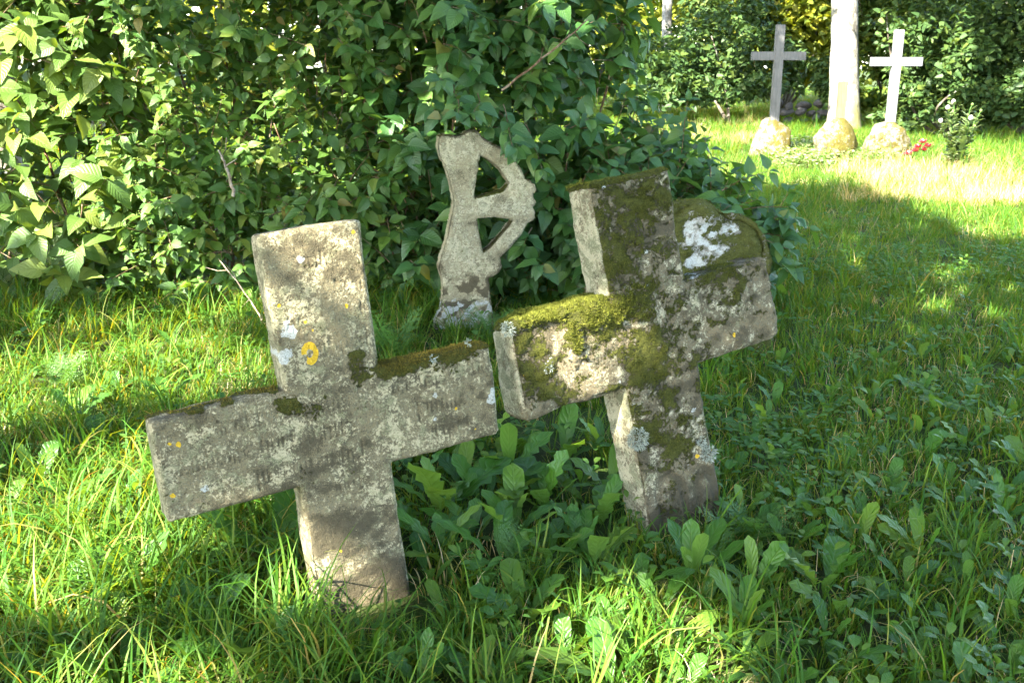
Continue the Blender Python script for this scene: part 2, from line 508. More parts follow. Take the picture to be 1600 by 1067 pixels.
colg = n.mix(n.step(b, 0.5, 0.75, 0, 0.7), colg, (0.10, 0.085, 0.045))
M['soil'] = n.pbr(colg, 0.95, 0.1, n.bump(b, 0.8, 0.03))

# ------------------------------------------------------------------ ground
gx = np.unique(np.concatenate([np.linspace(-250, -16, 22), np.linspace(-16, 22, 191), np.linspace(22, 260, 22)]))
gy = np.unique(np.concatenate([np.linspace(-120, -4, 14), np.linspace(-4, 36, 201), np.linspace(36, 520, 26)]))
GX, GY = np.meshgrid(gx, gy, indexing='ij')
GZ = gz(GX, GY)
V = np.stack([GX, GY, GZ], -1).reshape(-1, 3)
ii, jj = np.meshgrid(np.arange(len(gx) - 1), np.arange(len(gy) - 1), indexing='ij')
ii, jj = ii.ravel(), jj.ravel()
NY = len(gy)
F = np.stack([ii * NY + jj, (ii + 1) * NY + jj, (ii + 1) * NY + jj + 1, ii * NY + jj + 1], 1)
o = obj('ground', mesh_np('ground', V, F), M['soil'], kind='structure')
tag(o, 'dark soil and litter under the churchyard grass', 'ground')

# ------------------------------------------------------------------ stone crosses
def rot3(yaw, tilt, roll):
    return np.array((Matrix.Rotation(yaw, 3, 'Z') @ Matrix.Rotation(tilt, 3, 'X') @ Matrix.Rotation(roll, 3, 'Y')))
class Face:
    """local frame of a standing stone: x along the face, y into the stone, z up"""
    def __init__(s, pos, yaw, tilt, roll):
        s.pos = np.array(pos, float)
        s.M = rot3(R(yaw), R(tilt), R(roll))
    def uv(s, px, py):
        d = s.M.T @ ray(px, py)
        c = s.M.T @ (CAM0 - s.pos)
        t = -c[1] / d[1]
        q = c + d * t
        return q[0], q[2]
    def world(s, V):
        return V @ s.M.T + s.pos
    def mat4(s):
        m = Matrix([list(r) for r in s.M]).to_4x4()
        m.translation = Vector(s.pos)
        return m
def blob(V, fr, px, py, rx, ry=None, soft=0.5):
    """soft round patch of growth on the face, size in metres"""
    u, w = fr.uv(px, py)
    ry = ry or rx
    d = np.sqrt(((V[:, 0] - u) / rx) ** 2 + ((V[:, 2] - w) / ry) ** 2)
    near = d < 2.5
    if near.any():
        Q = V[near]
        d[near] += (fbm(Q, .9 / min(rx, ry), 3, 71) - .5) * 1.5 + (fbm(Q, 90, 2, 72) - .5) * .7
    return 1 - sstep(1 - soft, 1 + soft, d)
def seg_dist(P, segs):
    out = np.full(len(P), 1e3)
    for x0, z0, x1, z1, w in segs:
        a = np.array([x0, z0]); b = np.array([x1, z1])
        lo = np.minimum(a, b) - 0.02; hi = np.maximum(a, b) + 0.02
        k = np.nonzero((P[:, 0] > lo[0]) & (P[:, 0] < hi[0]) & (P[:, 1] > lo[1]) & (P[:, 1] < hi[1]))[0]
        if len(k) == 0:
            continue
        ab = b - a
        t = np.clip(((P[k] - a) @ ab) / max(ab @ ab, 1e-9), 0, 1)
        d = np.linalg.norm(P[k] - a - t[:, None] * ab, axis=1) / w
        out[k] = np.minimum(out[k], d)
    return out
def blackletter(x0, x1, z, h, seed):
    """a worn row of upright pen strokes, in letter groups, at height z"""
    r = np.random.default_rng(seed)
    segs, x = [], x0
    while x < x1:
        word = r.integers(4, 9)
        for l in range(word):
            kind = r.integers(0, 6)
            nm = [1, 2, 2, 3, 2, 1][kind]
            tall = kind in (0, 4) and r.random() < 0.6
            for q in range(nm):
                hh = h * (1.55 if tall and q == 0 else 1.0)
                lo = -0.45 * h if (kind == 2 and q == 1 and r.random() < 0.4) else 0
                if r.random() < .82:
                    hh *= r.uniform(.8, 1.1); dx = r.normal(.001, .0016); dz = r.normal(0, .0025)
                    segs.append((x, z + lo + dz, x + dx, z + hh + dz, r.uniform(.0022, .0036)))
                if q < nm - 1:
                    if kind in (1, 3): segs.append((x, z + h * .95, x + 0.012, z + h * .8, 0.0026))
                    if kind in (2, 4): segs.append((x, z + h * .1, x + 0.012, z + h * .02, 0.0026))
                x += r.uniform(0.0105, 0.0150)
            segs.append((x - 0.0125, z, x - 0.006, z + h * 0.12, 0.0024))
            x += 0.0035
            if x > x1: break
        x += 0.014
    return [s for s in segs if s[2] < x1]
def cross_mesh(dim, T, step, rr, taper, shear):
    wc, zb, zt, ztop, xl, xr = dim
    def lin(*bp):
        out = [np.linspace(a, b, max(2, int(round((b - a) / step)) + 1))[:-1] for a, b in zip(bp[:-1], bp[1:])]
        return np.concatenate(out + [[bp[-1]]])
    xs, zs, ys = lin(-xl, -wc, wc, xr), lin(-0.12, zb, zt, ztop), lin(0, T)
    xc, zc = (xs[:-1] + xs[1:]) / 2, (zs[:-1] + zs[1:]) / 2
    inc = (np.abs(xc)[:, None] < wc) | ((zc > zb) & (zc < zt))[None, :]
    occ = np.repeat(inc[:, None, :], len(ys) - 1, 1)
    V, F = vox_surface(xs, ys, zs, occ)
    r = rr
    c1 = np.stack([np.clip(V[:, 0], -wc + r, wc - r), np.clip(V[:, 1], r, T - r), np.clip(V[:, 2], -1, ztop - r)], 1)
    c2 = np.stack([np.clip(V[:, 0], -xl + r, xr - r), np.clip(V[:, 1], r, T - r), np.clip(V[:, 2], zb + r, zt - r)], 1)
    d1, d2 = np.linalg.norm(V - c1, axis=1), np.linalg.norm(V - c2, axis=1)
    c = np.where((d1 < d2)[:, None], c1, c2)
    d = np.minimum(d1, d2)[:, None]
    V = np.where(d > 1e-6, c + (V - c) * np.minimum(1, r / np.maximum(d, 1e-6)), V)
    up = sstep(zt - 0.05, ztop, V[:, 2])
    V[:, 0] *= 1 + taper * up
    V[:, 2] += shear * V[:, 0]
    return V, F
def fibres(V, N, pick, count, length, width, r, up=0.5, spread=0.6, rndmul=None):
    """tiny pointed moss shoots: base points, three vertices each"""
    w = np.clip(pick, 0, None)
    idx = r.choice(len(V), count, p=w / w.sum())
    P = V[idx] + r.normal(0, 0.0016, (count, 3))
    D = nrm(N[idx] + np.array([0, 0, up]) + r.normal(0, spread, (count, 3)))
    S = nrm(np.cross(D, r.normal(0, 1, (count, 3))))
    L = length * r.uniform(0.5, 1.3, (count, 1))
    W = width * r.uniform(0.6, 1.3, (count, 1))
    base = P - D * 0.002
    tri = np.stack([base - S * W, base + S * W, base + D * L], 1).reshape(-1, 3)
    rn = np.repeat(np.clip(r.uniform(0, 0.75, count) + (0 if rndmul is None else rndmul[idx]), 0, 0.99), 3)
    return tri, np.arange(count * 3).reshape(-1, 3), rn
def lichen_tuft(cent, nrm_, size, n, r, J):
    for _ in range(n):
        th = r.uniform(0, 6.283)
        t1 = np.cross(nrm_, [0.3, 0.2, 1.0]); t1 = nrm(t1); t2 = np.cross(nrm_, t1)
        rad = size * math.sqrt(r.uniform(0, 1))
        p = cent + (math.cos(th) * t1 + math.sin(th) * t2) * rad
        d = nrm(nrm_ * 0.9 + (math.cos(th) * t1 + math.sin(th) * t2) * 0.7 + r.normal(0, 0.35, 3))
        for b in range(2):
            dd = nrm(d + r.normal(0, 0.4, 3))
            L = r.uniform(0.004, 0.010)
            s = nrm(np.cross(dd, r.normal(0, 1, 3))) * 0.0013
            q = p + dd * L
            Vv = np.array([p - s, p + s, q + s * .8, q - s * .8, q + nrm(dd + r.normal(0, .7, 3)) * L * .6])
            J.add(Vv, [(0, 1, 2, 3)], [(3, 2, 4)], r.uniform(0, .99))

# ---- left cross, with worn lettering
FR1 = Face((-0.419, 2.57, 0), 27.7, -6.8, -3.6)
dim1 = (0.136, 0.391, 0.667, 1.092, 0.493, 0.487)
V, F = cross_mesh(dim1, 0.105, 0.0032, 0.016, 0.045, 0.015)
N = vnormals(V, F)
V = V + N * ((fbm(V, 9, 4, 3) - .5) * 0.014 + (fbm(V, 60, 3, 9) - .5) * 0.0035)[:, None]
edge = 1 - np.abs(N).max(1)
V = V - N * (sstep(0.1, 0.4, edge) * sstep(0.5, 0.75, fbm(V, 22, 3, 40)) * 0.009)[:, None]
front = N[:, 1] < -0.8
segs = []
for zz, xa, xb, hh in ((0.985, -0.03, 0.12, 0.030), (0.905, -0.06, 0.12, 0.032), (0.825, -0.10, 0.12, 0.032), (0.745, -0.11, 0.12, 0.032),
                       (0.590, -0.455, 0.46, 0.036), (0.510, -0.46, 0.46, 0.036), (0.432, -0.44, 0.42, 0.034), (0.345, -0.09, 0.09, 0.030)):
    segs += [(a, b + .015 * a, c_, d_ + .015 * c_, w_) for a, b, c_, d_, w_ in blackletter(xa, xb, zz, hh, int(zz * 1000))]
ed = seg_dist(V[:, [0, 2]], segs)
wear = sstep(0.46, 0.62, fbm(V, 8, 3, 77)) * (.4 + .6 * sstep(.35, .6, fbm(V, 60, 2, 78)))
eng = np.where(front, (1 - sstep(0.55, 1.35, ed)) * (0.15 + 0.85 * wear), 0)
V[:, 1] += eng * 0.0026
moss = np.zeros(len(V)); yel = np.zeros(len(V)); lich = np.zeros(len(V)); dirt = (fbm(V, 6, 4, 21) - .46) * .9 + (fbm(V, 30, 3, 22) - .5) * .7
moss += 1.0 * blob(V, FR1, 690, 552, 0.17, 0.040) * (V[:, 0] > 0.13) * (V[:, 2] > 0.6)
moss += 0.9 * blob(V, FR1, 610, 575, 0.05, 0.035) + 0.65 * blob(V, FR1, 560, 575, 0.03, 0.05)
moss += 0.75 * blob(V, FR1, 450, 632, 0.035, 0.022) + 0.5 * blob(V, FR1, 480, 640, 0.05, 0.03)
topf = sstep(0.4, 0.8, N[:, 2])
moss += topf * np.where(V[:, 0] > 0.14, 1.0, np.where(V[:, 0] < -0.14, 0.95 * sstep(0.47, 0.60, fbm(V, 24, 2, 8)), 0.05))
lich += topf * np.where(V[:, 0] < -0.13, 0.25, 0.40) * (V[:, 2] > 0.5)
lich += .72 * blob(V, FR1, 452, 516, 0.022, soft=.35) + .72 * blob(V, FR1, 447, 556, 0.024, 0.026, .35)
for a, b, r_ in ((770, 610, .012), (680, 617, .008), (676, 562, .009), (320, 762, .012), (770, 622, .02), (470, 405, .012), (680, 655, .007)):
    lich += blob(V, FR1, a, b, r_, soft=.5) * .66
u0, w0 = FR1.uv(484, 552)
rr_ = np.sqrt(((V[:, 0] - u0) / .75) ** 2 + (V[:, 2] - w0) ** 2)
yel += np.where(front, (1 - sstep(0.009, 0.013, np.abs(rr_ - 0.022))) * 0.68 * ((V[:, 0] > u0 - .012) | (V[:, 2] > w0)), 0)
for a, b, r_ in ((484, 540, .008), (435, 478, .006), (476, 503, .005), (541, 478, .005), (552, 362, .006), (265, 694, .005), (279, 695, .007), (270, 775, .007), (712, 637, .006), (743, 670, .004), (532, 861, .005), (488, 516, .004)):
    yel += blob(V, FR1, a, b, r_, soft=.3) * .85
dirt += eng * 0.28
dirt += 0.35 * blob(V, FR1, 520, 830, 0.14, 0.05, .9) + 0.3 * blob(V, FR1, 480, 385, 0.05, 0.03, .9) + 0.3 * blob(V, FR1, 540, 430, 0.06, 0.02, .9)
dirt += 0.45 * (1 - sstep(0.02, 0.16, V[:, 2]))
dirt -= 0.55 * sstep(0.5, 0.9, np.abs(N[:, 0]))
Nb = vnormals(V, F)
V = V + Nb * (np.clip(moss, 0, 1) * (0.002 + 0.007 * fbm(V, 55, 2, 6)) * (0.35 + .65 * topf))[:, None]
r1 = thing('stone_cross', 'front left stone cross leaning back with worn lettering and brown moss on its right arm', 'stone cross', FR1.pos, 'stone crosses in the grass')
r1.matrix_world = FR1.mat4()
obj('cross_body', mesh_np('cross_body', V, F, dict(moss=moss, lich=lich, yel=yel, dirt=dirt)), M['stone1'], r1)
pick = np.clip(moss - 0.45, 0, 1) * (V[:, 2] > .3)
tv, tf, rn = fibres(V, Nb, pick, 11000, 0.007, 0.0011, rng, .3, .55)
obj('moss', mesh_np('moss', tv, tf, {'rnd': rn}, smooth=False), M['moss_brown'], r1, 'stuff')
J = Join()
for a, b, sz in ((676, 561, .008), (733, 535, .008)):
    u, w = FR1.uv(a, b)
    lichen_tuft(np.array([u, 0.0, w]), np.array([0, -1, .4]), sz, 22, rng, J)
obj('lichen', J.mesh('lichen'), M['lichen'], r1, 'stuff')

# ---- right cross, thick with moss
FR2 = Face((0.595, 3.075, 0), 28.6, -11.5, -5.6)
dim2 = (0.156, 0.524, 0.814, 1.185, 0.530, 0.525)
V, F = cross_mesh(dim2, 0.145, 0.0042, 0.024, 0.05, 0.026)
N = vnormals(V, F)
V = V + N * ((fbm(V, 8, 4, 13) - .5) * 0.024 + (fbm(V, 48, 3, 19) - .5) * 0.006)[:, None]
edge = 1 - np.abs(N).max(1)
V = V - N * (sstep(0.1, 0.4, edge) * sstep(0.46, 0.72, fbm(V, 15, 3, 41)) * 0.014)[:, None]
arch = []
for px, py, rx_, rz_ in ((1050, 775, .048, .07), (1103, 768, .035, .075)):
    u, w = FR2.uv(px, py)
    th = np.linspace(0, math.pi, 12)
    for t0, t1 in zip(th[:-1], th[1:]):
        arch.append((u + rx_ * math.cos(t0), w + rz_ * math.sin(t0), u + rx_ * math.cos(t1), w + rz_ * math.sin(t1), .016))
    arch.append((u + rx_, w - .08, u + rx_, w, .010)); arch.append((u - rx_, w - .08, u - rx_, w, .010))
front = N[:, 1] < -0.75
eng = np.where(front, 1 - sstep(0.4, 1.3, seg_dist(V[:, [0, 2]], arch)), 0)
V[:, 1] += eng * 0.006
topf = sstep(0.35, 0.75, N[:, 2])
fm = fbm(V, 11, 4, 51)
dirt = (fbm(V, 7, 4, 23) - .42) * .9 + (fbm(V, 30, 3, 24) - .5) * .9 + eng * .15
cush = 0.95 * blob(V, FR2, 880, 478, 0.20, 0.030) + 0.9 * blob(V, FR2, 930, 490, 0.09, 0.045) + 0.7 * blob(V, FR2, 897, 535, 0.028, 0.055) + 0.5 * blob(V, FR2, 1000, 480, 0.06, 0.05)
cush *= (V[:, 0] < 0.02)
cush += topf * (V[:, 0] < -.15) * (V[:, 0] > -.50)
cush = np.clip(cush, 0, 1) * (N[:, 0] > -.6)
moss = 0.62 * blob(V, FR2, 985, 370, 0.17, 0.30, .35) + 0.55 * blob(V, FR2, 1010, 560, 0.20, 0.14, .5) + .62 * blob(V, FR2, 842, 560, 0.13, 0.11, .4)
moss += 0.55 * blob(V, FR2, 1040, 680, 0.11, 0.17, .4) + .55 * blob(V, FR2, 1000, 570, .09, .05) + .3 * blob(V, FR2, 1010, 760, .04, .1)
moss += .5 * blob(V, FR2, 1180, 420, .08, .04) + .4 * blob(V, FR2, 1100, 450, .12, .05) + .2 * blob(V, FR2, 1140, 480, .2, .1) + .3 * blob(V, FR2, 1085, 790, .1, .05)
moss = np.where(front, moss * .55 + .24, moss * .15) + (fm - .5) * 1.5 * front + (fbm(V, 34, 3, 52) - .5) * 1.0 * front
moss += topf * np.where(V[:, 0] > .16, .55 + (fm - .5) * 2.2, .95)
moss = np.maximum(moss, cush * 1.3)
bare = .8 * blob(V, FR2, 925, 600, .05, .04) + .7 * blob(V, FR2, 960, 580, .04, .03) + .6 * blob(V, FR2, 1150, 520, .12, .05) + .7 * blob(V, FR2, 840, 640, .07, .03)  # moss thinned also at the sun spots, which paints them paler
moss -= .6 * bare
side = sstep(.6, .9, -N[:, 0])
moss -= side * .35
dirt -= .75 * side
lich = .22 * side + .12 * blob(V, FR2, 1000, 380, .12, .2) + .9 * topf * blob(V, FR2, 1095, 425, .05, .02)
lich += .35 * blob(V, FR2, 1080, 720, .06, .06) + .28 * blob(V, FR2, 1065, 800, .12, .03)
for a, b, r_ in ((942, 293, .010), (1010, 445, .012), (1008, 393, .008), (1085, 640, .012), (991, 635, .010), (1002, 598, .008), (968, 596, .008), (900, 545, .008), (848, 575, .02), (860, 560, .012)):
    lich += .66 * blob(V, FR2, a, b, r_, soft=.5)
yel = np.zeros(len(V))
for a, b, r_ in ((823, 588, .012), (1148, 523, .009), (1090, 712, .008)):
    yel += .85 * blob(V, FR2, a, b, r_, soft=.4)
yel += .35 * blob(V, FR2, 915, 600, .03, .04)  # warm sun spot painted on as yellow
dirt += .6 * (1 - sstep(.0, .15, V[:, 2])) * front
Nb = vnormals(V, F)
mc = np.clip(moss, 0, 1.2)
V = V + Nb * (sstep(.45, .8, mc) * (0.001 + 0.006 * fbm(V, 60, 2, 6)) + cush * (0.001 + 0.034 * fbm(V, 30, 4, 61) ** 1.5))[:, None]
Nb = vnormals(V, F)
r2 = thing('stone_cross', 'middle stone cross leaning left and thickly covered with green moss', 'stone cross', FR2.pos, 'stone crosses in the grass')
r2.matrix_world = FR2.mat4()
obj('cross_body', mesh_np('cross_body', V, F, dict(moss=moss, lich=lich, yel=yel, dirt=dirt)), M['stone2'], r2)
vis = (V[:, 2] > 0) * np.where(N[:, 1] > .5, .1, 1)
tv, tf, rn = fibres(V, Nb, np.clip(cush - .35, 0, 1) * vis, 30000, 0.0095, 0.0014, rng, .55, .5, topf * .25)
o = obj('moss', mesh_np('moss', tv, tf, {'rnd': rn}, smooth=False), M['moss_bright'], r2, 'stuff')
o['label'] = 'bright green cushion moss on the left arm'
tv, tf, rn = fibres(V, Nb, np.clip(moss + (fbm(V, 30, 4, 99) - .5) * 2.6 - .62, 0, .5) * (cush < .3) * vis, 34000, 0.0062, 0.0011, rng, .2, .6)
obj('moss', mesh_np('moss', tv, tf, {'rnd': rn}, smooth=False), M['moss_dark'], r2, 'stuff')
J = Join()
for a, b, sz, k in ((792, 514, .020, 110), (1000, 684, .036, 330), (1106, 708, .028, 220), (1095, 690, .016, 60), (855, 575, .014, 22)):
    u, w = FR2.uv(a, b)
    if a == 1000: u -= .012
    lichen_tuft(np.array([u, -0.004, w]), np.array([-.15, -1, .1]), sz, k, rng, J)
obj('lichen', J.mesh('lichen'), M['lichen'], r2, 'stuff')

# ---- flat stones cut to an outline (ring cross, mossy gravestone)
def in_poly(P, poly):
    x, y = P[:, 0], P[:, 1]
    ins = np.zeros(len(P), bool)
    n_ = len(poly)
    for i in range(n_):
        x0, y0 = poly[i]; x1, y1 = poly[(i + 1) % n_]
        c_ = (y0 > y) != (y1 > y)
        if y0 == y1: continue
        xi = (x1 - x0) * (y - y0) / (y1 - y0) + x0
        ins ^= c_ & (x < xi)
    return ins
def poly_near(P, polys):
    best = np.full(len(P), 1e9); Q = P.copy()
    for poly in polys:
        for i in range(len(poly)):
            a = np.array(poly[i]); b = np.array(poly[(i + 1) % len(poly)])
            ab = b - a
            t = np.clip(((P - a) @ ab) / max(ab @ ab, 1e-12), 0, 1)
            q = a + t[:, None] * ab
            d = np.linalg.norm(P - q, axis=1)
            k = d < best
            best[k] = d[k]; Q[k] = q[k]
    return best, Q
def slab_mesh(outer, holes, T, step, rr):
    outer = np.array(outer); lo, hi = outer.min(0), outer.max(0)
    xs = np.arange(lo[0] - step, hi[0] + 2 * step, step); zs = np.arange(lo[1] - step, hi[1] + 2 * step, step)
    ys = np.linspace(0, T, max(3, int(T / step)))
    XC, ZC = np.meshgrid((xs[:-1] + xs[1:]) / 2, (zs[:-1] + zs[1:]) / 2, indexing='ij')
    P = np.stack([XC.ravel(), ZC.ravel()], 1)
    m = in_poly(P, outer)
    for h in holes: m &= ~in_poly(P, h)
    occ = np.repeat(m.reshape(XC.shape)[:, None, :], len(ys) - 1, 1)
    V, F = vox_surface(xs, ys, zs, occ)
    P = V[:, [0, 2]]
    d, Q = poly_near(P, [outer] + list(holes))
    ij = np.stack([np.rint((P[:, 0] - xs[0]) / step), np.rint((P[:, 1] - zs[0]) / step)], 1).astype(int)
    mm = np.zeros((m.reshape(XC.shape).shape[0] + 2, m.reshape(XC.shape).shape[1] + 2), bool)
    mm[1:-1, 1:-1] = m.reshape(XC.shape)
    i, j = ij[:, 0], ij[:, 1]
    bnd = ~(mm[i, j] & mm[i + 1, j] & mm[i, j + 1] & mm[i + 1, j + 1])
    V[bnd, 0] = Q[bnd, 0]; V[bnd, 2] = Q[bnd, 1]
    d = np.where(bnd, 0, d)
    k = np.clip(1 - d / rr, 0, 1)
    ins = rr * (1 - np.sqrt(np.clip(1 - k * k, 0, 1))) * .8
    fr_ = V[:, 1] < 1e-6; bk_ = V[:, 1] > T - 1e-6
    V[fr_, 1] += ins[fr_]; V[bk_, 1] -= ins[bk_]
    return V, F

FR3 = Face((-0.30, 5.74, 0), 14, -2, -1.0)
z3 = lambda pts: [FR3.uv(640 + a / 2.808, 180 + b / 2.808) for a, b in pts]
outer3 = z3([(128, 92), (150, 80), (178, 84), (205, 92), (232, 88), (248, 72), (275, 62), (305, 70), (318, 92), (340, 108), (400, 138), (455, 178), (492, 235), (512, 278), (532, 286), (552, 303), (560, 328), (548, 348), (546, 360), (558, 378), (553, 395), (546, 405), (557, 425), (554, 450), (540, 466), (518, 476), (495, 522), (450, 575), (402, 625), (408, 665), (395, 690), (370, 710), (351, 716), (362, 838), (375, 900), (385, 1010), (100, 1010), (115, 900), (140, 850), (148, 770), (142, 720), (128, 670), (138, 620), (160, 560), (178, 470), (194, 390), (190, 350), (165, 250), (152, 210), (136, 195), (124, 140)])
holes3 = [z3([(314, 182), (347, 198), (386, 228), (416, 264), (438, 300), (412, 328), (350, 346), (287, 360), (290, 320), (299, 260), (306, 212)]),
          z3([(298, 456), (370, 450), (456, 460), (410, 520), (352, 582), (326, 600), (314, 540)])]
V, F = slab_mesh(outer3, holes3, 0.10, 0.0075, 0.016)
N = vnormals(V, F)
V = V + N * ((fbm(V, 14, 4, 73) - .5) * .012 + (fbm(V, 50, 3, 79) - .5) * .008 - .003)[:, None]
V = V - N * (sstep(0.08, 0.35, 1 - np.abs(N).max(1)) * sstep(0.48, 0.7, fbm(V, 24, 3, 42)) * 0.005)[:, None]
lo_ = 1 - sstep(.16, .42, V[:, 2])
dirt = (fbm(V, 8, 4, 83) - .48) * 1.2 + .55 * lo_ * sstep(.42, .6, fbm(V, 22, 3, 5)) + .4 * sstep(.3, .7, N[:, 2])
lich = (1 - sstep(.10, .22, V[:, 2])) * (.15 + .55 * sstep(.40, .55, fbm(V, 28, 3, 6))) + .25 * lo_ * sstep(.5, .62, fbm(V, 30, 3, 8))
topn = sstep(.3, .7, N[:, 2])
moss = topn * .45 + .6 * blob(V, FR3, 812, 262, .05, .12) * topn + .8 * topn * blob(V, FR3, 775, 300, .1, .05)
r3 = thing('broken_ring_cross', 'broken ring headed stone cross with only its right half ring left, before the shrub', 'stone cross', FR3.pos, 'stone crosses in the grass')
r3.matrix_world = FR3.mat4()
obj('cross_body', mesh_np('cross_body', V, F, dict(moss=moss, lich=lich, yel=moss * 0, dirt=dirt)), M['stone3'], r3)

FR4 = Face((1.02, 5.1, 0), 10, -6, 0)
out4 = [FR4.uv(a, b) for a, b in [(985, 372), (1020, 345), (1062, 326), (1088, 317), (1108, 319), (1122, 328), (1140, 338), (1162, 340), (1182, 352), (1196, 376), (1202, 410), (1206, 470), (1212, 600), (970, 600), (972, 470)]]
V, F = slab_mesh(out4, [], 0.22, 0.010, 0.05)
N = vnormals(V, F)
V = V + N * ((fbm(V, 6, 4, 93) - .5) * .07 + (fbm(V, 30, 4, 95) - .5) * .03)[:, None]
lich = .75 * np.maximum.reduce([blob(V, FR4, 1108, 375, .085, .095, .5), blob(V, FR4, 1138, 360, .06, .04, .5), blob(V, FR4, 1078, 360, .035, .07, .5), blob(V, FR4, 1085, 410, .05, .04, .5)])
lich *= .25 + .75 * sstep(.36, .50, fbm(V, 26, 4, 97)) * (N[:, 1] < -.2)
lich = np.clip(lich, 0, .85)
moss = .85 - 1.3 * lich
r4 = thing('gravestone', 'low rough gravestone with white lichen and moss behind the mossy cross', 'gravestone', FR4.pos)
r4.matrix_world = FR4.mat4()
obj('stone_body', mesh_np('stone_body', V, F, dict(moss=moss, lich=lich, yel=moss * 0, dirt=moss * 0 - .1)), M['stone4'], r4)
Nb = vnormals(V, F)
tv, tf, rn = fibres(V, Nb, np.clip(moss - .3, 0, 1) * (V[:, 2] > .3), 16000, .011, .0020, rng, .3, .6)
obj('moss', mesh_np('moss', tv, tf, {'rnd': rn}, smooth=False), M['moss_dark'], r4, 'stuff')

# ------------------------------------------------------------------ leaves and shrubs
def leaf_shape(W=.5, nv=5, fold=.25, curl=.25, wave=0.0, seed=0, tip=.8, base=.6, petiole=.10):
    r = np.random.default_rng(seed)
    t = np.linspace(0, 1, nv + 1)
    w = t ** base * (1 - t) ** tip
    w = w / w.max() * W * .5
    w[0] = .012; w[-1] = .004
    V, UV = [], []
    for k in range(nv + 1):
        y = petiole + t[k] * (1 - petiole)
        z = -curl * t[k] ** 2
        for s in (-1, 0, 1):
            wz = fold * abs(s) * w[k] + (wave * math.sin(k * 2.4 + s * 1.3 + seed) * w[k] if s else 0)
            V.append((s * w[k] + .02 * math.sin(seed + 3 * t[k]), y, z + wz))
            UV.append((.5 + .5 * s, t[k]))
    V.append((0, 0, 0.01)); UV.append((.5, 0))
    F = []
    for k in range(nv):
        for s in (0, 1):
            a = k * 3 + s
            F.append((a, a + 1, a + 4, a + 3))
    T = [(len(V) - 1, 1, 0), (len(V) - 1, 2, 1)]
    return np.array(V), np.array(F), np.array(T), np.array(UV)
def leaf_mesh(name, shape, mat):
    V, F, T, UV = shape
    me = mesh_np(name, V, [F, T], {'rnd': np.zeros(len(V))}, UV)
    me.materials.append(mat)
    return me
def join_leaves(name, shapes, var, Ms, pos, rnd):
    Vs, Fs, Ts, Us, Rs, n0 = [], [], [], [], [], 0
    for k, (V, F, T, UV) in enumerate(shapes):
        idx = np.nonzero(var == k)[0]
        if len(idx) == 0: continue
        W = np.einsum('nij,vj->nvi', Ms[idx], V) + pos[idx][:, None]
        off = n0 + np.arange(len(idx))[:, None, None] * len(V)
        Vs.append(W.reshape(-1, 3)); Fs.append((F[None] + off).reshape(-1, 4)); Ts.append((T[None] + off).reshape(-1, 3))
        Us.append(np.tile(UV, (len(idx), 1))); Rs.append(np.repeat(rnd[idx], len(V)))
        n0 += len(V) * len(idx)
    return mesh_np(name, np.concatenate(Vs), [np.concatenate(Fs), np.concatenate(Ts)], {'rnd': np.concatenate(Rs)}, np.concatenate(Us))
def frames(D, Nn, scale):
    Y = nrm(D)
    Z = nrm(Nn - (Nn * Y).sum(1, keepdims=True) * Y)
    X = np.cross(Y, Z)
    return np.stack([X, Y, Z], 2) * scale[:, None, None]
def shoot(base, d, L, r, leafL, node, droop=.25):
    """one leafy shoot: list of (pos, dir, normal, size) and its path"""
    n_ = max(2, int(L / node))
    p = np.array(base, float); d = nrm(np.array(d, float))
    path, out = [p.copy()], []
    ph = r.uniform(0, math.pi)
    for k in range(n_):
        d = nrm(d + np.array([0, 0, -droop]) * (node / .3) + r.normal(0, .05, 3))
        p = p + d * node
        path.append(p.copy())
        a = nrm(np.cross(d, [0.1, 0.05, 1])); b = np.cross(a, d)
        s = math.cos(ph) * a + math.sin(ph) * b
        if k % 2: s = nrm(np.cross(d, s))
        if abs(s[2]) > .6: s = nrm(s * [1, 1, .4])
        size = leafL * (0.75 + .5 * math.sin(math.pi * (k + 1) / (n_ + 1.2))) * r.uniform(.62, 1.32)
        for sg in (-1, 1):
            if r.random() < .06: continue
            ld = nrm(s * sg + d * .55 + np.array([0, 0, -.42]) + r.normal(0, .24, 3))
            out.append((p, ld, size))
    out.append((p, nrm(d + [0, 0, -.2]), leafL * r.uniform(.55, .85)))
    return out, path
shrub_leaves = []          # filled first, split into parts afterwards
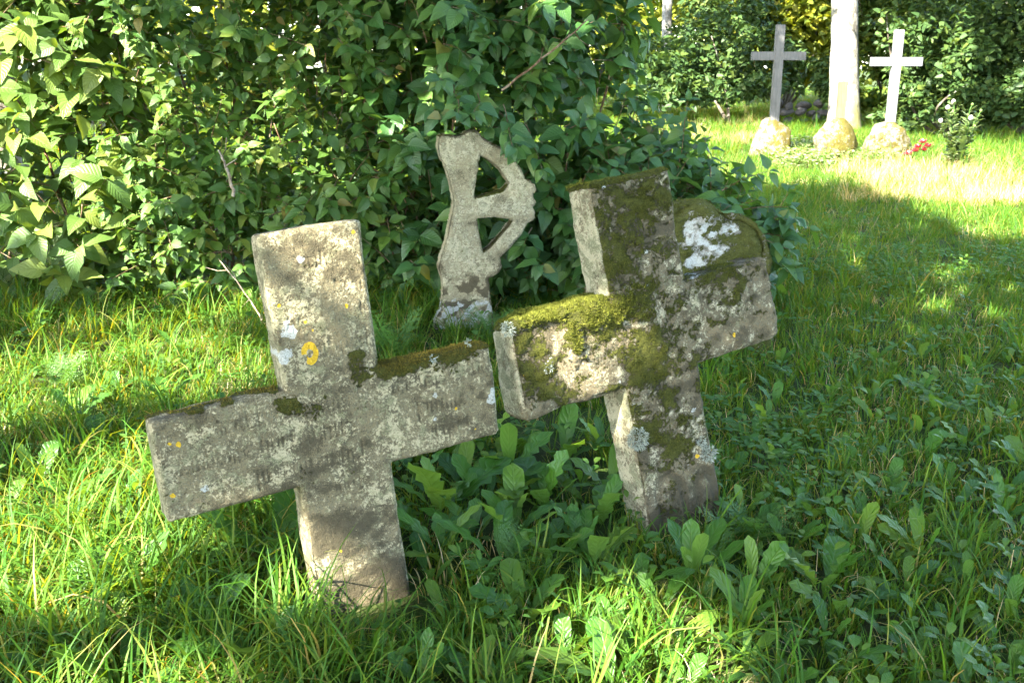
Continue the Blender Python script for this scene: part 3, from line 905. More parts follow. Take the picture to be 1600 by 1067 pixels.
class Shrub:
    def __init__(s, name, label, root, lobes, nshoots, leafL, mat, wid, seed, extra=(), core=900, buds=0, view=True, stems=9):
        r = np.random.default_rng(seed)
        s.name, s.label, s.root, s.mat = name, label, np.array(root, float), mat
        P, D, Nn, S, ends, paths = [], [], [], [], [], []
        vol = np.array([l[3] * l[4] + l[4] * l[5] + l[3] * l[5] for l in lobes]); vol = vol / vol.sum()
        cen = np.array([np.mean([l[0] for l in lobes]), np.mean([l[1] for l in lobes]) + .4, .5])
        made = 0
        while made < nshoots:
            l = lobes[r.choice(len(lobes), p=vol)]
            c_, rad = np.array(l[:3]), np.array(l[3:6])
            n_ = nrm(r.normal(0, 1, 3))
            if n_[1] > .35 and r.random() < .75: continue
            if n_[2] < -.6 and r.random() < .7: continue
            k = 1 - .5 * r.random() ** 1.6
            q = c_ + rad * n_ * (k + .12 * (vnoise(np.array([c_ + n_ * rad]), 2.3, seed)[0] - .5))
            if q[2] < .04: continue
            if any(((q - np.array(m[:3])) ** 2 / (np.array(m[3:6]) * .78) ** 2).sum() < 1 for m in lobes) and r.random() < .75: continue
            out_n = nrm(n_ / rad)
            d = nrm(out_n * .75 + np.array([0, 0, .35]) + r.normal(0, .38, 3))
            lv, path = shoot(q - d * .12, d, r.uniform(.18, .38), r, leafL, leafL * .62, r.uniform(.1, .5))
            for p, ld, sz in lv:
                P.append(p); D.append(ld); S.append(sz); Nn.append(nrm(out_n * .55 + [0, 0, .75] + r.normal(0, .32, 3)))
            paths.append(path); ends.append((path[-1], out_n)); made += 1
        for (b0, d0, L0, ll) in extra:
            lv, path = shoot(b0, d0, L0, r, ll, ll * .6, .12)
            for p, ld, sz in lv:
                P.append(p); D.append(ld); S.append(sz); Nn.append(nrm(np.array([0, -.45, .8]) + r.normal(0, .3, 3)))
            paths.append(path)
        for _ in range(core):
            l = lobes[r.choice(len(lobes), p=vol)]
            q = np.array(l[:3]) + np.array(l[3:6]) * nrm(r.normal(0, 1, 3)) * r.uniform(.2, .72)
            if q[2] < .05: continue
            P.append(q); D.append(nrm(r.normal(0, 1, 3) * [1, 1, .6])); Nn.append(nrm(r.normal(0, .5, 3) + [0, -.4, .7])); S.append(leafL * r.uniform(.8, 1.3))
        s.P, s.D, s.N, s.S = map(np.array, (P, D, Nn, S))
        s.var = r.integers(0, 5, len(P)); s.rnd = r.uniform(0, 1, len(P))
        s.shapes = [leaf_shape(wid * r.uniform(.9, 1.1), 5, r.uniform(.10, .42), r.uniform(.12, .50), .12, seed + q, 1.15, .62) for q in range(5)]
        s.F = frames(s.D, s.N, s.S)
        s.paths, s.ends, s.r, s.buds, s.lobes, s.nst = paths, ends, r, buds, lobes, stems
        shrub_leaves.append(s)
SH = [
 Shrub('broadleaf_shrub', 'pale broad leaved shrub at the left edge catching the sun', (-3.4, 6.9, 0),
       [(-3.5, 6.9, .75, .80, .75, .80), (-3.75, 7.0, 1.7, .8, .75, .75), (-2.95, 6.85, .35, .55, .6, .5), (-2.85, 6.75, .85, .5, .6, .6), (-2.95, 6.8, 1.5, .5, .6, .5), (-3.7, 7.3, 2.5, 1.0, .8, .8), (-3.2, 7.3, 2.0, .6, .7, .6)], 420, .15, M['leaf_big'], .62, 101, core=350, buds=0, stems=6),
 Shrub('dogwood_shrub', 'wide dogwood shrub with yellow green flower buds behind the lettered cross', (-1.8, 7.1, 0),
       [(-2.15, 7.1, .75, .85, .95, .80), (-1.30, 7.05, .80, .80, .90, .85), (-2.2, 7.2, 1.85, 1.05, 1.0, .80), (-1.2, 7.2, 1.85, .85, .95, .75), (-2.3, 7.5, 2.6, 1.1, .9, .7), (-1.2, 7.5, 2.6, 1.0, .9, .7), (-1.8, 6.75, .30, 1.1, .55, .42), (-1.0, 6.7, .30, .6, .5, .42)], 1350, .092, M['leaf_mid'], .54, 102, core=3200, buds=420, stems=12),
 Shrub('dogwood_shrub', 'dark dense dogwood shrub rising behind the broken ring cross', (-.1, 7.2, 0),
       [(-.45, 7.1, .70, .75, .95, .80), (.30, 7.1, .75, .75, .90, .85), (-.4, 7.2, 1.75, .85, 1.0, .85), (.28, 7.25, 1.85, .56, .95, .75), (-.3, 7.5, 2.6, .9, .9, .7), (.22, 7.5, 2.6, .55, .8, .6), (-.35, 6.75, .32, .75, .55, .42), (.3, 6.7, .32, .6, .55, .42)], 860, .120, M['leaf_dark'], .62, 103,
       extra=[((-.50, 6.0, 1.30), (.12, -.95, -.12), .46, .095), ((-.34, 6.0, 1.36), (.1, -.95, -.1), .50, .10), ((-.20, 6.0, 1.34), (.15, -.95, -.22), .46, .095), ((-.05, 5.95, 1.28), (.1, -.9, -.35), .42, .10), ((.02, 5.95, 1.15), (.0, -.9, -.4), .30, .10), ((-.42, 6.0, 1.42), (.1, -.95, .1), .4, .10), ((.1, 6.0, 1.1), (.3, -.7, -.5), .3, .11),
              ((.12, 6.0, .55), (-.2, -.8, -.2), .26, .11), ((-.62, 6.0, .35), (.2, -.8, .1), .28, .10), ((.2, 5.9, .35), (-.2, -.8, .2), .3, .11)], core=2800, buds=110, stems=10),
 Shrub('dogwood_shrub', 'low spreading dogwood with upright young shoots at the right side of the thicket', (1.0, 6.7, 0),
       [(.78, 6.65, .50, .50, .70, .55), (1.20, 6.45, .40, .42, .55, .42), (1.45, 6.35, .42, .25, .35, .26)], 260, .125, M['leaf_dark'], .60, 104,
       extra=[((1.02, 6.3, .70), (.02, -.1, 1), .60, .10), ((1.25, 6.3, .65), (.04, -.05, 1), .52, .10), ((.86, 6.4, .8), (.03, -.1, 1), .40, .10), ((1.1, 6.5, .75), (-.1, 0, 1), .4, .10),
              ((1.35, 6.2, .62), (.9, -.2, .15), .36, .10), ((1.4, 6.1, .50), (.95, -.2, .05), .38, .10), ((1.4, 6.1, .40), (.9, -.2, -.15), .36, .10), ((1.35, 6.0, .55), (.7, -.5, -.2), .36, .10), ((1.3, 6.2, .75), (.6, -.1, .4), .3, .10)], core=300, buds=0, stems=6),
]
allV, allF, n0 = [], [], 0
for s in SH:
    q = np.array([(-.22, .4, 0), (.22, .4, 0), (.12, .85, -.1), (-.12, .85, -.1)])
    W = np.einsum('nij,vj->nvi', s.F, q) + s.P[:, None]
    allV.append(W.reshape(-1, 3)); allF.append(np.arange(len(s.P) * 4).reshape(-1, 4) + n0); n0 += len(s.P) * 4
bvh = BVHTree.FromPolygons(np.concatenate(allV).tolist(), np.concatenate(allF).tolist())
for s in SH:
    C_ = np.einsum('nij,j->ni', s.F, np.array([.02, .55, -.02])) + s.P
    px, py, zc = project(C_)
    vd = nrm(C_ - CAM0)
    score = np.abs((vd * s.F[:, :, 2] / s.S[:, None]).sum(1)) * (s.S / zc) ** 2
    score *= (px > -20) & (px < 1620) & (py > -20) & (py < 560)
    for k in np.nonzero(score > 0)[0]:
        h = bvh.ray_cast(Vector(CAM0), Vector(vd[k]))
        if h[0] is not None and h[3] < np.linalg.norm(C_[k] - CAM0) - .035: score[k] *= .02
    order = np.argsort(-score)
    top = order[:299]
    rest = order[299:]
    root = thing(s.name, s.label, 'shrub', s.root, 'shrubs of the thicket behind the crosses')
    obj('foliage', join_leaves('foliage', s.shapes, s.var[rest], s.F[rest], s.P[rest] - s.root, s.rnd[rest]), s.mat, root, 'stuff')
    mes = [leaf_mesh('leaf', sh, s.mat) for sh in s.shapes]
    for k in top:
        lo = obj('leaf', mes[s.var[k]], None, root)
        m4 = Matrix([list(x) for x in s.F[k]]).to_4x4()
        m4.translation = Vector(s.P[k] - s.root)
        lo.matrix_basis = m4
    J = Join()
    for pth in s.paths:
        v, f, t = tube(pth, np.linspace(.0036, .0014, len(pth)), 4)
        J.add(v - s.root, f, t, s.r.random())
    obj('twigs', J.mesh('twigs'), M['stem'], root, 'stuff')
    for k in range(s.nst):
        l = s.lobes[k % len(s.lobes)]
        b0 = np.array([l[0] + s.r.normal(0, l[3] * .3), l[1] + s.r.normal(0, .2), -.05])
        e0 = np.array(l[:3]) + np.array(l[3:6]) * nrm(s.r.normal(0, 1, 3) * [1, 1, .5] + [0, -.5, .6]) * .9
        t = np.linspace(0, 1, 9)[:, None]
        pth = b0 * (1 - t) + e0 * t + np.sin(t * math.pi) * s.r.normal(0, .08, 3) + s.r.normal(0, .008, (9, 3))
        v, f, tt = tube(pth, np.linspace(.014, .004, 9) * s.r.uniform(.6, 1.2), 6)
        J = Join(); J.add(v - s.root, f, tt)
        obj('stem', J.mesh('stem'), M['stem'], root)
    if s.buds:
        J = Join()
        iv, iF = ico(1)
        for k in s.r.permutation(len(s.ends))[:s.buds]:
            e, n_ = s.ends[k]
            for q in range(11):
                d = nrm(s.r.normal(0, 1, 3) * [1, 1, .5] + [0, 0, .8])
                c_ = e + d * s.r.uniform(.012, .028)
                rad = s.r.uniform(.0032, .0060)
                v8 = c_ + rad * np.array([(1, 0, 0), (-1, 0, 0), (0, 1, 0), (0, -1, 0), (0, 0, 1.2), (0, 0, -1.2)])
                t8 = [(0, 2, 4), (2, 1, 4), (1, 3, 4), (3, 0, 4), (2, 0, 5), (1, 2, 5), (3, 1, 5), (0, 3, 5)]
                J.add(v8 - s.root, (), t8, s.r.random())
        obj('flower_buds', J.mesh('flower_buds'), M['bud'], root, 'stuff')

# dry twigs leaning out of the thicket
def twig(name, label, pts, rad, mat):
    pts = np.array(pts)
    t = np.linspace(0, 1, 12)
    P = np.stack([np.interp(t, np.linspace(0, 1, len(pts)), pts[:, k]) for k in range(3)], 1) + rng.normal(0, .004, (12, 3))
    v, f, tt = tube(P, np.linspace(rad, rad * .5, 12), 6)
    J = Join(); J.add(v, f, tt)
    for k in (4, 7, 9):
        d = nrm(rng.normal(0, 1, 3) + (P[-1] - P[0]))
        v, f, tt = tube(np.array([P[k], P[k] + d * .06, P[k] + d * .11 + rng.normal(0, .02, 3)]), [rad * .5, rad * .35, rad * .2], 4)
        J.add(v, f, tt)
    o = obj(name, J.mesh(name), mat)
    tag(o, label, 'twig')
twig('dry_twig', 'thin bare twig standing from the grass beside the lettered cross', [at_y(420, 520, 5.8), at_y(392, 470, 5.85), at_y(366, 436, 5.9), at_y(340, 405, 6.1)], .006, M['twig'])
twig('dry_twig', 'pale broken stick hanging in the dogwood left of the lettered cross', [at_y(366, 305, 5.95), at_y(356, 268, 5.97), at_y(343, 236, 6.05)], .011, M['twig'])
twig('dry_twig', 'long thin bare branch crossing the dark dogwood above the mossy cross', [at_y(785, 142, 5.95), at_y(830, 105, 5.95), at_y(880, 65, 6.0), at_y(920, 30, 6.1)], .008, M['stem'])

# ------------------------------------------------------------------ grass
hid = bpy.data.collections.new('grass tufts')
def tuft(name, nb, rad, h0, h1, w0, w1, lean, mat, seed):
    r = np.random.default_rng(seed)
    J = Join()
    for _ in range(nb):
        a = r.uniform(0, 6.283); rr0 = rad * math.sqrt(r.random())
        p = np.array([math.cos(a) * rr0, math.sin(a) * rr0, -.012])
        az = a + r.normal(0, 1.0)
        L = r.uniform(h0, h1); w = r.uniform(w0, w1); bend = lean * r.uniform(.3, 1.5)
        ns = 5
        pts, wd = [], []
        th = r.uniform(.02, .35)
        for k in range(ns + 1):
            pts.append(p.copy()); wd.append(w * (1 - (k / ns) ** 1.8) * (.7 + .3 * min(1, k / 1.0)))
            p = p + np.array([math.cos(az) * math.sin(th), math.sin(az) * math.sin(th), math.cos(th)]) * (L / ns)
            th = min(2.3, th + bend * (.6 + .8 * k / ns) / ns * 2)
        side = np.array([-math.sin(az), math.cos(az), 0]) ; side = nrm(side + r.normal(0, .25, 3))
        V = []; UV = []
        for k in range(ns):
            V += [pts[k] - side * wd[k], pts[k] + side * wd[k]]; UV += [(0, k / ns), (1, k / ns)]
        V.append(pts[ns]); UV.append((.5, 1))
        Q = [(2 * k, 2 * k + 1, 2 * k + 3, 2 * k + 2) for k in range(ns - 1)]
        J.add(np.array(V), Q, [(2 * ns - 2, 2 * ns - 1, 2 * ns)], r.random(), np.array(UV))
    me = J.mesh(name); me.materials.append(mat)
    o = bpy.data.objects.new(name, me)
    return o
def make_coll(cname, objs):
    c_ = bpy.data.collections.new(cname)
    for o in objs: c_.objects.link(o)
    return c_
lawn = make_coll('lawn tufts', [tuft('tuft_%02d' % k, 18, .050, .06, .15, .0018, .0040, .9, M['grass'], 200 + k) for k in range(6)]
                 + [tuft('tuft_long_%02d' % k, 13, .045, .16, .32, .0020, .0046, 1.3, M['grass'], 300 + k) for k in range(4)]
                 + [tuft('tuft_straw_%02d' % k, 12, .07, .05, .16, .0009, .0022, 1.9, M['hay'], 350 + k) for k in range(2)])
glare_tufts = make_coll('hay tufts', [tuft('hay_%02d' % k, 20, .06, .12, .34, .0014, .0030, .7, M['hay'], 400 + k) for k in range(4)])
FOOT = [(FR1, -.19, .19, -.17, .16), (FR2, -.17, .17, -.03, .17), (FR3, -.2, .15, -.02, .15), (FR4, -.3, .3, -.02, .25)]
def clear_of(P):
    ok = np.ones(len(P), bool)
    for fr, x0, x1, y0, y1 in FOOT:
        q = (np.column_stack([P, np.zeros(len(P))]) - fr.pos) @ fr.M
        ok &= ~((q[:, 0] > x0) & (q[:, 0] < x1) & (q[:, 1] > y0) & (q[:, 1] < y1))
    return ok
def scatter(y0, y1, dens, margin=1.2):
    hw = lambda y: .56 * y + margin
    area = (hw(y0) + hw(y1)) * (y1 - y0)
    n_ = int(area * dens)
    y = rng.uniform(y0, y1, n_ * 2); x = rng.uniform(-1, 1, n_ * 2) * hw(y1)
    k = np.abs(x) < hw(y)
    P = np.column_stack([x[k], y[k]])[:n_]
    return P[clear_of(P)]
def inst_object(name, P, scale, idx, coll, tilt=.12):
    me = bpy.data.meshes.new(name)
    n_ = len(P)
    z = gz(P[:, 0], P[:, 1])
    me.vertices.add(n_)
    me.vertices.foreach_set('co', np.column_stack([P, z]).astype(np.float32).ravel())
    a = me.attributes.new('erot', 'FLOAT_VECTOR', 'POINT')
    a.data.foreach_set('vector', np.column_stack([rng.normal(0, tilt, n_), rng.normal(0, tilt, n_), rng.uniform(0, 6.283, n_)]).astype(np.float32).ravel())
    a = me.attributes.new('escl', 'FLOAT', 'POINT'); a.data.foreach_set('value', scale.astype(np.float32))
    a = me.attributes.new('eidx', 'INT', 'POINT'); a.data.foreach_set('value', idx.astype(np.int32))
    o = bpy.data.objects.new(name, me); COL.objects.link(o)
    g = bpy.data.node_groups.new(name, 'GeometryNodeTree')
    g.interface.new_socket('Geometry', in_out='INPUT', socket_type='NodeSocketGeometry')
    g.interface.new_socket('Geometry', in_out='OUTPUT', socket_type='NodeSocketGeometry')
    N_ = g.nodes.new
    gi, go = N_('NodeGroupInput'), N_('NodeGroupOutput')
    iop = N_('GeometryNodeInstanceOnPoints'); ci = N_('GeometryNodeCollectionInfo')
    ci.inputs['Collection'].default_value = coll
    ci.inputs['Separate Children'].default_value = True
    ci.inputs['Reset Children'].default_value = True
    def na(nm, dt):
        q = N_('GeometryNodeInputNamedAttribute'); q.data_type = dt; q.inputs['Name'].default_value = nm
        return [s_ for s_ in q.outputs if s_.name == 'Attribute' and s_.enabled][0]
    e2r = N_('FunctionNodeEulerToRotation')
    L = g.links.new
    L(na('erot', 'FLOAT_VECTOR'), e2r.inputs[0]); L(e2r.outputs[0], iop.inputs['Rotation'])
    L(na('escl', 'FLOAT'), iop.inputs['Scale']); L(na('eidx', 'INT'), iop.inputs['Instance Index'])
    iop.inputs['Pick Instance'].default_value = True
    L(gi.outputs[0], iop.inputs['Points']); L(ci.outputs[0], iop.inputs['Instance']); L(iop.outputs[0], go.inputs[0])
    md = o.modifiers.new('tufts', 'NODES'); md.node_group = g
    o['kind'] = 'stuff'
    return o
P = np.concatenate([scatter(.7, 3.6, 300), scatter(3.6, 7.5, 200), scatter(7.5, 14, 110), scatter(14, 34, 42, 3), scatter(34, 70, 12, 4)])
thick = (P[:, 1] > 6.6) & (P[:, 1] < 8.3) & (P[:, 0] > -4) & (P[:, 0] < 1.3)
P = P[~thick | (rng.random(len(P)) < .15)]
qx, qy, _ = project(np.column_stack([P, np.zeros(len(P))]))
thin = ((qx > 610) & (qx < 980) & (qy > 640) & (qy < 900)) * .6 + ((qx > 1150) & (qy > 700)) * .12
P = P[rng.random(len(P)) > thin]
fn = fbm(P, .9, 3, 301)
far = sstep(8, 16, P[:, 1])
lng = rng.random(len(P)) < (.05 + .40 * sstep(.48, .66, fn) + .20 * (P[:, 0] < -.3) + .12 * (P[:, 1] < 2.4))
lng &= ~((P[:, 0] > .75) & (P[:, 1] < 9) & (rng.random(len(P)) < .75))
idx = np.where(lng, 6 + rng.integers(0, 4, len(P)), rng.integers(0, 6, len(P)))
idx = np.where(rng.random(len(P)) < .10, 10 + rng.integers(0, 2, len(P)), idx)
scale = rng.uniform(.6, 1.25, len(P)) * (.8 + .5 * fn) * (1 + .35 * far)
o = inst_object('grass', P, scale, idx, lawn)
stuff(o, 'long uneven green grass of the churchyard in dappled sun', 'grass')
grg0 = np.random.default_rng(5)
Ph = np.column_stack([rng.uniform(3.2, 9.5, 3200), rng.uniform(11.0, 17.0, 3200)])  # sunlit strip: overexposed grass imitated with pale tufts
hx, hy, _ = project(np.column_stack([Ph, np.zeros(len(Ph))]))
bandc = 300 + (hx - 1420) * .10
kp = rng.random(len(Ph)) < np.exp(-((hy - bandc) / 30) ** 2) * sstep(1270, 1400, hx)
Ph = Ph[kp]
Pl = np.array([on_ground(grg0.uniform(985, 1205), grg0.uniform(172, 228))[:2] for _ in range(420)])  # sun glare beyond the thicket put in as pale tufts
Ph = np.concatenate([Ph, Pl])
o = inst_object('dry_grass', Ph, rng.uniform(.6, 1.1, len(Ph)), rng.integers(0, 4, len(Ph)), glare_tufts, .2)
stuff(o, 'pale dry seeding grass in the sunlit strip before the far crosses', 'grass')

# low leafy weeds among the grass
wsh = [leaf_shape(w_, 4, .2, .25, .06, 500 + k, .38, .6, .25) for k, w_ in enumerate((.42, .6, .32, .5))]
P = np.concatenate([scatter(.8, 4.0, 75), scatter(4.0, 8.0, 55), scatter(8, 13, 18)])
Pr = np.concatenate([scatter(1.4, 5.5, 150), scatter(5.5, 9.0, 90)])
Pr = Pr[Pr[:, 0] > .7]
P = np.concatenate([P, Pr])
P = P[~((P[:, 1] > 6.6) & (P[:, 0] < 1.2))]
P = P[rng.random(len(P)) < (.15 + .8 * sstep(.44, .62, fbm(P, 1.3, 3, 401))) * np.where(P[:, 1] < 3, .6, 1)]
lp, ld, ln, ls = [], [], [], []
for x, y in P:
    k = rng.integers(3, 7); a0 = rng.uniform(0, 6.28)
    hgt = rng.uniform(.03, .14)
    for q in range(k):
        a = a0 + q * 6.283 / k + rng.normal(0, .3); el = rng.uniform(.1, .9)
        lp.append((x + .01 * math.cos(a), y + .01 * math.sin(a), gz(x, y) + hgt)); ld.append((math.cos(a) * math.cos(el), math.sin(a) * math.cos(el), math.sin(el)))
        ln.append((-math.cos(a) * math.sin(el), -math.sin(a) * math.sin(el), math.cos(el))); ls.append(rng.uniform(.028, .062))
lp, ld, ln, ls = map(np.array, (lp, ld, ln, ls))
o = obj('ground_cover', join_leaves('ground_cover', wsh, rng.integers(0, 4, len(lp)), frames(ld, ln, ls), lp, rng.random(len(lp))), M['dock'], kind='stuff')
stuff(o, 'small round leaved weeds growing low through the grass', 'ground cover')

# ------------------------------------------------------------------ broad leaved plants, one by one
dsh = [leaf_shape(w_, 11, .22, c_, wv, 600 + k, tp, bs, .16) for k, (w_, c_, wv, tp, bs) in enumerate(
    [(.30, .25, .22, .32, .75), (.25, .45, .25, .35, .85), (.36, .2, .30, .30, .7), (.30, .55, .20, .32, 1.0), (.23, .12, .15, .38, .9), (.38, .35, .30, .28, .8)])]
dmes = [leaf_mesh('leaf', s_, M['dock']) for s_ in dsh]
def rosette(x, y, n_, L, el0, el1, label, group, name='dock_plant', seed=None):
    r = rng
    root = thing(name, label, 'plant', (x, y, float(gz(x, y))), group)
    a0 = r.uniform(0, 6.28)
    for q in range(n_):
        a = a0 + q * 2.4 + r.normal(0, .25); el = r.uniform(el0 + .1, el1 + .1); l = 1.06 * L * r.uniform(.65, 1.15)
        D = np.array([[math.cos(a) * math.cos(el), math.sin(a) * math.cos(el), math.sin(el)]])
        Nn = np.array([[-math.cos(a) * math.sin(el), -math.sin(a) * math.sin(el), math.cos(el)]]) + r.normal(0, .15, (1, 3))
        m = frames(D, Nn, np.array([l]))[0]
        lo = obj('leaf', dmes[r.integers(0, 6)], None, root)
        m4 = Matrix([list(v) for v in m]).to_4x4()
        m4.translation = Vector((.012 * math.cos(a), .012 * math.sin(a), .0))
        lo.matrix_basis = m4
def far_enough(p, used, d):
    return all((p[0] - u[0]) ** 2 + (p[1] - u[1]) ** 2 > d * d for u in used)
used = []
solo = [
 (690, 800, 8, .27, 'large crinkled dock plant between the two front crosses, nearest the lettered cross'),
 (800, 745, 7, .27, 'tall upright dock plant in the middle of the gap between the two front crosses'),
 (850, 790, 6, .22, 'dock plant with pale upturned leaves left of the foot of the mossy cross'),
 (880, 720, 6, .20, 'blistered pale dock plant under the left arm of the mossy cross'),
 (430, 870, 5, .27, 'sunlit long leaved dock beside the left foot of the lettered cross'),
 (345, 840, 6, .24, 'bright dock plant under the left arm of the lettered cross'),
 (130, 965, 5, .20, 'dark broad dock leaf standing up at the lower left'),
 (395, 1030, 5, .22, 'sunlit dock plant at the bottom edge left of the lettered cross'),
 (190, 1075, 4, .20, 'dock plant cut by the bottom edge in the left corner'),
 (1285, 920, 6, .19, 'dock plant with tall narrow leaves right of the foot of the mossy cross'),
 (1085, 900, 6, .20, 'dock plant directly in front of the foot of the mossy cross'),
 (820, 960, 5, .19, 'dock plant right of the foot of the lettered cross'),
 (750, 1075, 7, .17, 'round leaved dock at the bottom edge below the gap between the crosses'),
 (960, 1075, 6, .18, 'sunlit dock at the bottom edge below the mossy cross'),
 (60, 760, 5, .16, 'sunlit dock plant at the left edge in the bright grass')]
for a, b, n_, L, lab in solo:
    g_ = on_ground(a, min(b, 1090), .02)
    used.append(g_); rosette(g_[0], g_[1], n_, L, .55, 1.35, lab, 'broad leaved dock plants in the grass')
spots = []
zones = [
 (62, (1160, 760, 1600, 1090), (.09, .15), 'broad plantain', 'plantains in the shaded grass at the lower right', .13),
 (36, (1120, 560, 1600, 760), (.09, .14), 'small plantain', 'plantains in the grass right of the mossy cross', .2),
 (26, (0, 560, 330, 1080), (.10, .19), 'sunlit weed', 'broad leaved weeds in the sunny grass at the left', .16),
 (26, (640, 700, 960, 900), (.13, .21), 'leafy dock', 'docks filling the gap between the two front crosses', .13),
 (34, (560, 900, 1150, 1085), (.08, .14), 'foreground plantain', 'plantains in the foreground below the crosses', .13)]
for cnt, (x0, y0, x1, y1), (l0, l1), lab, grp, dmin in zones:
    made = tries = 0
    kind = lab
    while made < cnt and tries < cnt * 40:
        tries += 1
        g_ = on_ground(rng.uniform(x0, x1), rng.uniform(y0, y1), .02)
        if not far_enough(g_, used, dmin) or not clear_of(g_[None, :2])[0]: continue
        used.append(g_); made += 1
        spots.append((g_, int(rng.integers(4, 8)), rng.uniform(l0, l1), kind, grp))
ROWS = ((985, 'at the bottom edge'), (905, 'just above the bottom edge'), (840, 'level with the lettered cross foot'), (765, 'level with the mossy cross foot'),
        (690, 'below the mossy cross arms'), (625, 'level with the lettered cross arms'), (0, 'level with the mossy arms'))
COLS = ((1500, 'by the right edge'), (1400, 'near the right edge'), (1300, 'well right of the mossy cross'), (1200, 'right of the mossy cross'), (1110, 'close beside the mossy cross'), (1000, 'before the mossy cross'),
        (900, 'left of the mossy cross foot'), (800, 'midway between the crosses'), (700, 'right of the lettered cross foot'), (560, 'by the lettered cross foot'), (250, 'left of the lettered cross'), (120, 'near the left edge'), (-999, 'by the left edge'))
cells = {}
for sp_ in spots:
    x, y, _ = project(sp_[0])
    key = (next(t for v, t in ROWS if y >= v), next(t for v, t in COLS if x >= v), sp_[3])
    cells.setdefault(key, []).append((float(x), float(y), sp_))
for (row, colm, kind), members in cells.items():
    members.sort(key=lambda m: m[0])
    words = {1: [''], 2: ['left', 'right'], 3: ['leftmost', 'middle', 'rightmost'], 4: ['leftmost', 'inner left', 'inner right', 'rightmost'],
             5: ['leftmost', 'inner left', 'middle', 'inner right', 'rightmost']}.get(len(members), ['leftmost', 'second from left', 'third from left', 'fourth from left', 'fifth from left', 'sixth from left', 'seventh from left'][:len(members) - 1] + ['rightmost'])
    for w_, (x, y, (g_, n_, l_, k_, grp)) in zip(words, members):
        rosette(g_[0], g_[1], n_, l_, .5, 1.35, ' '.join((w_ + ' ' + kind + ' ' + row + ', ' + colm).split()), grp, 'plantain_plant')

# feathery plants
def pinnate(L, pairs, seed):
    r = np.random.default_rng(seed); J = Join()
    t = np.linspace(0, 1, 10)
    ax = np.stack([0 * t, t * L, .06 * L * np.sin(t * 2.2)], 1)
    v, f, tt = tube(ax, np.linspace(.0016, .0006, 10), 4); J.add(v, f, tt, .3)
    for k in range(pairs):
        s = .15 + .83 * k / pairs; p = np.array([0, s * L, .06 * L * math.sin(s * 2.2)])
        w = L * .36 * math.sin(math.pi * (.2 + .75 * s)) 
        for sg in (-1, 1):
            d = nrm(np.array([sg, .45, r.normal(0, .12)]))
            for q in range(6):
                b = p + d * w * (q + .5) / 6
                for s2 in (-1, 1):
                    e = nrm(d + s2 * np.array([-d[1], d[0], 0]) * .9 + [0, 0, r.normal(0, .25)])
                    ln_ = w * .24 * (1.1 - q / 7)
                    si = np.array([-e[1], e[0], 0]) * ln_ * .28
                    J.add(np.array([b, b + e * ln_ * .5 + si, b + e * ln_, b + e * ln_ * .5 - si]), [(0, 1, 2, 3)], (), r.random())
    me = J.mesh('leaf'); me.materials.append(M['fern'])
    return me
pin = [pinnate(1.0, 9, 700 + k) for k in range(3)]
def fernlike(px, py, n_, L, label):
    g_ = on_ground(px, py)
    root = thing('chervil_plant', label, 'plant', (g_[0], g_[1], float(gz(g_[0], g_[1]))), 'feathery chervil plants in the grass')
    for q in range(n_):
        a = q * 2.4 + rng.normal(0, .3); el = rng.uniform(.3, 1.1)
        D = np.array([[math.cos(a) * math.cos(el), math.sin(a) * math.cos(el), math.sin(el)]]); Nn = np.array([[-math.cos(a) * math.sin(el), -math.sin(a) * math.sin(el), math.cos(el)]])
        m4 = Matrix([list(v) for v in frames(D, Nn, np.array([L * rng.uniform(.7, 1.2)]))[0]]).to_4x4()
        lo = obj('leaf', pin[q % 3], None, root); lo.matrix_basis = m4
fernlike(610, 560, 8, .30, 'feathery leaved plant behind the right shoulder of the lettered cross')
fernlike(1175, 850, 9, .20, 'feathery leaved plant at the right foot of the mossy cross')
fernlike(1110, 880, 7, .15, 'low feathery plant just before the foot of the mossy cross')
fernlike(820, 890, 7, .20, 'feathery leaved plant in the shade between the two front crosses')
fernlike(100, 610, 7, .22, 'feathery plant in the sunny grass left of the lettered cross')
fernlike(770, 530, 7, .26, 'leafy green plant at the right foot of the broken ring cross')

# ------------------------------------------------------------------ far graves
def boulder(name, label, cx, cy, w, d, h, seed, moss_amt, facet=.0, grp=None):
    V, F = ico(5)
    V = V.copy()
    r = np.random.default_rng(seed)
    for _ in range(14):
        n_ = nrm(r.normal(0, 1, 3) * [1, 1, .6]); lim = r.uniform(.66, .88)
        dd = V @ n_
        V = V - np.clip(dd - lim, 0, None)[:, None] * n_ * facet
    V = V * (1 + .22 * (fbm(V + seed, 1.6, 3, seed) - .5))[:, None]
    V = V * [w / 2 * 1.05, d / 2, h * .80] + [0, 0, h * .36]
    V = V + nrm(V - [0, 0, h * .4]) * ((fbm(V, 9, 4, seed + 3) - .5) * .05)[:, None]
    N = vnormals(V, F)
    moss = moss_amt + .5 * (fbm(V, 3.5, 3, seed + 5) - .5) + .35 * N[:, 0] - .1 * N[:, 2]  # real moss, plus right-side shading put into its cover
    lich = .35 + .5 * (fbm(V, 4, 3, seed + 8) - .5)
    me = mesh_np('stone_base', V, F, dict(moss=moss, lich=lich, yel=moss * 0, dirt=moss * 0 - .15))
    return me
def grave(px, py, wpx, toppx, seed, label, cat, facet, mossa):
    g_ = on_ground(px, py)
    zc = float(project(g_)[2]); k = zc / FPX
    top = at_y(px, toppx, g_[1])[2]
    root = thing('grave_cross', label, cat, (g_[0], g_[1] + .3, float(gz(g_[0], g_[1]))), 'far graves on boulders')
    obj('stone_base', boulder('stone_base', '', 0, 0, wpx * k, wpx * k * .9, top, seed, mossa, facet), M['boulder'], root)
    return root, g_, k, top
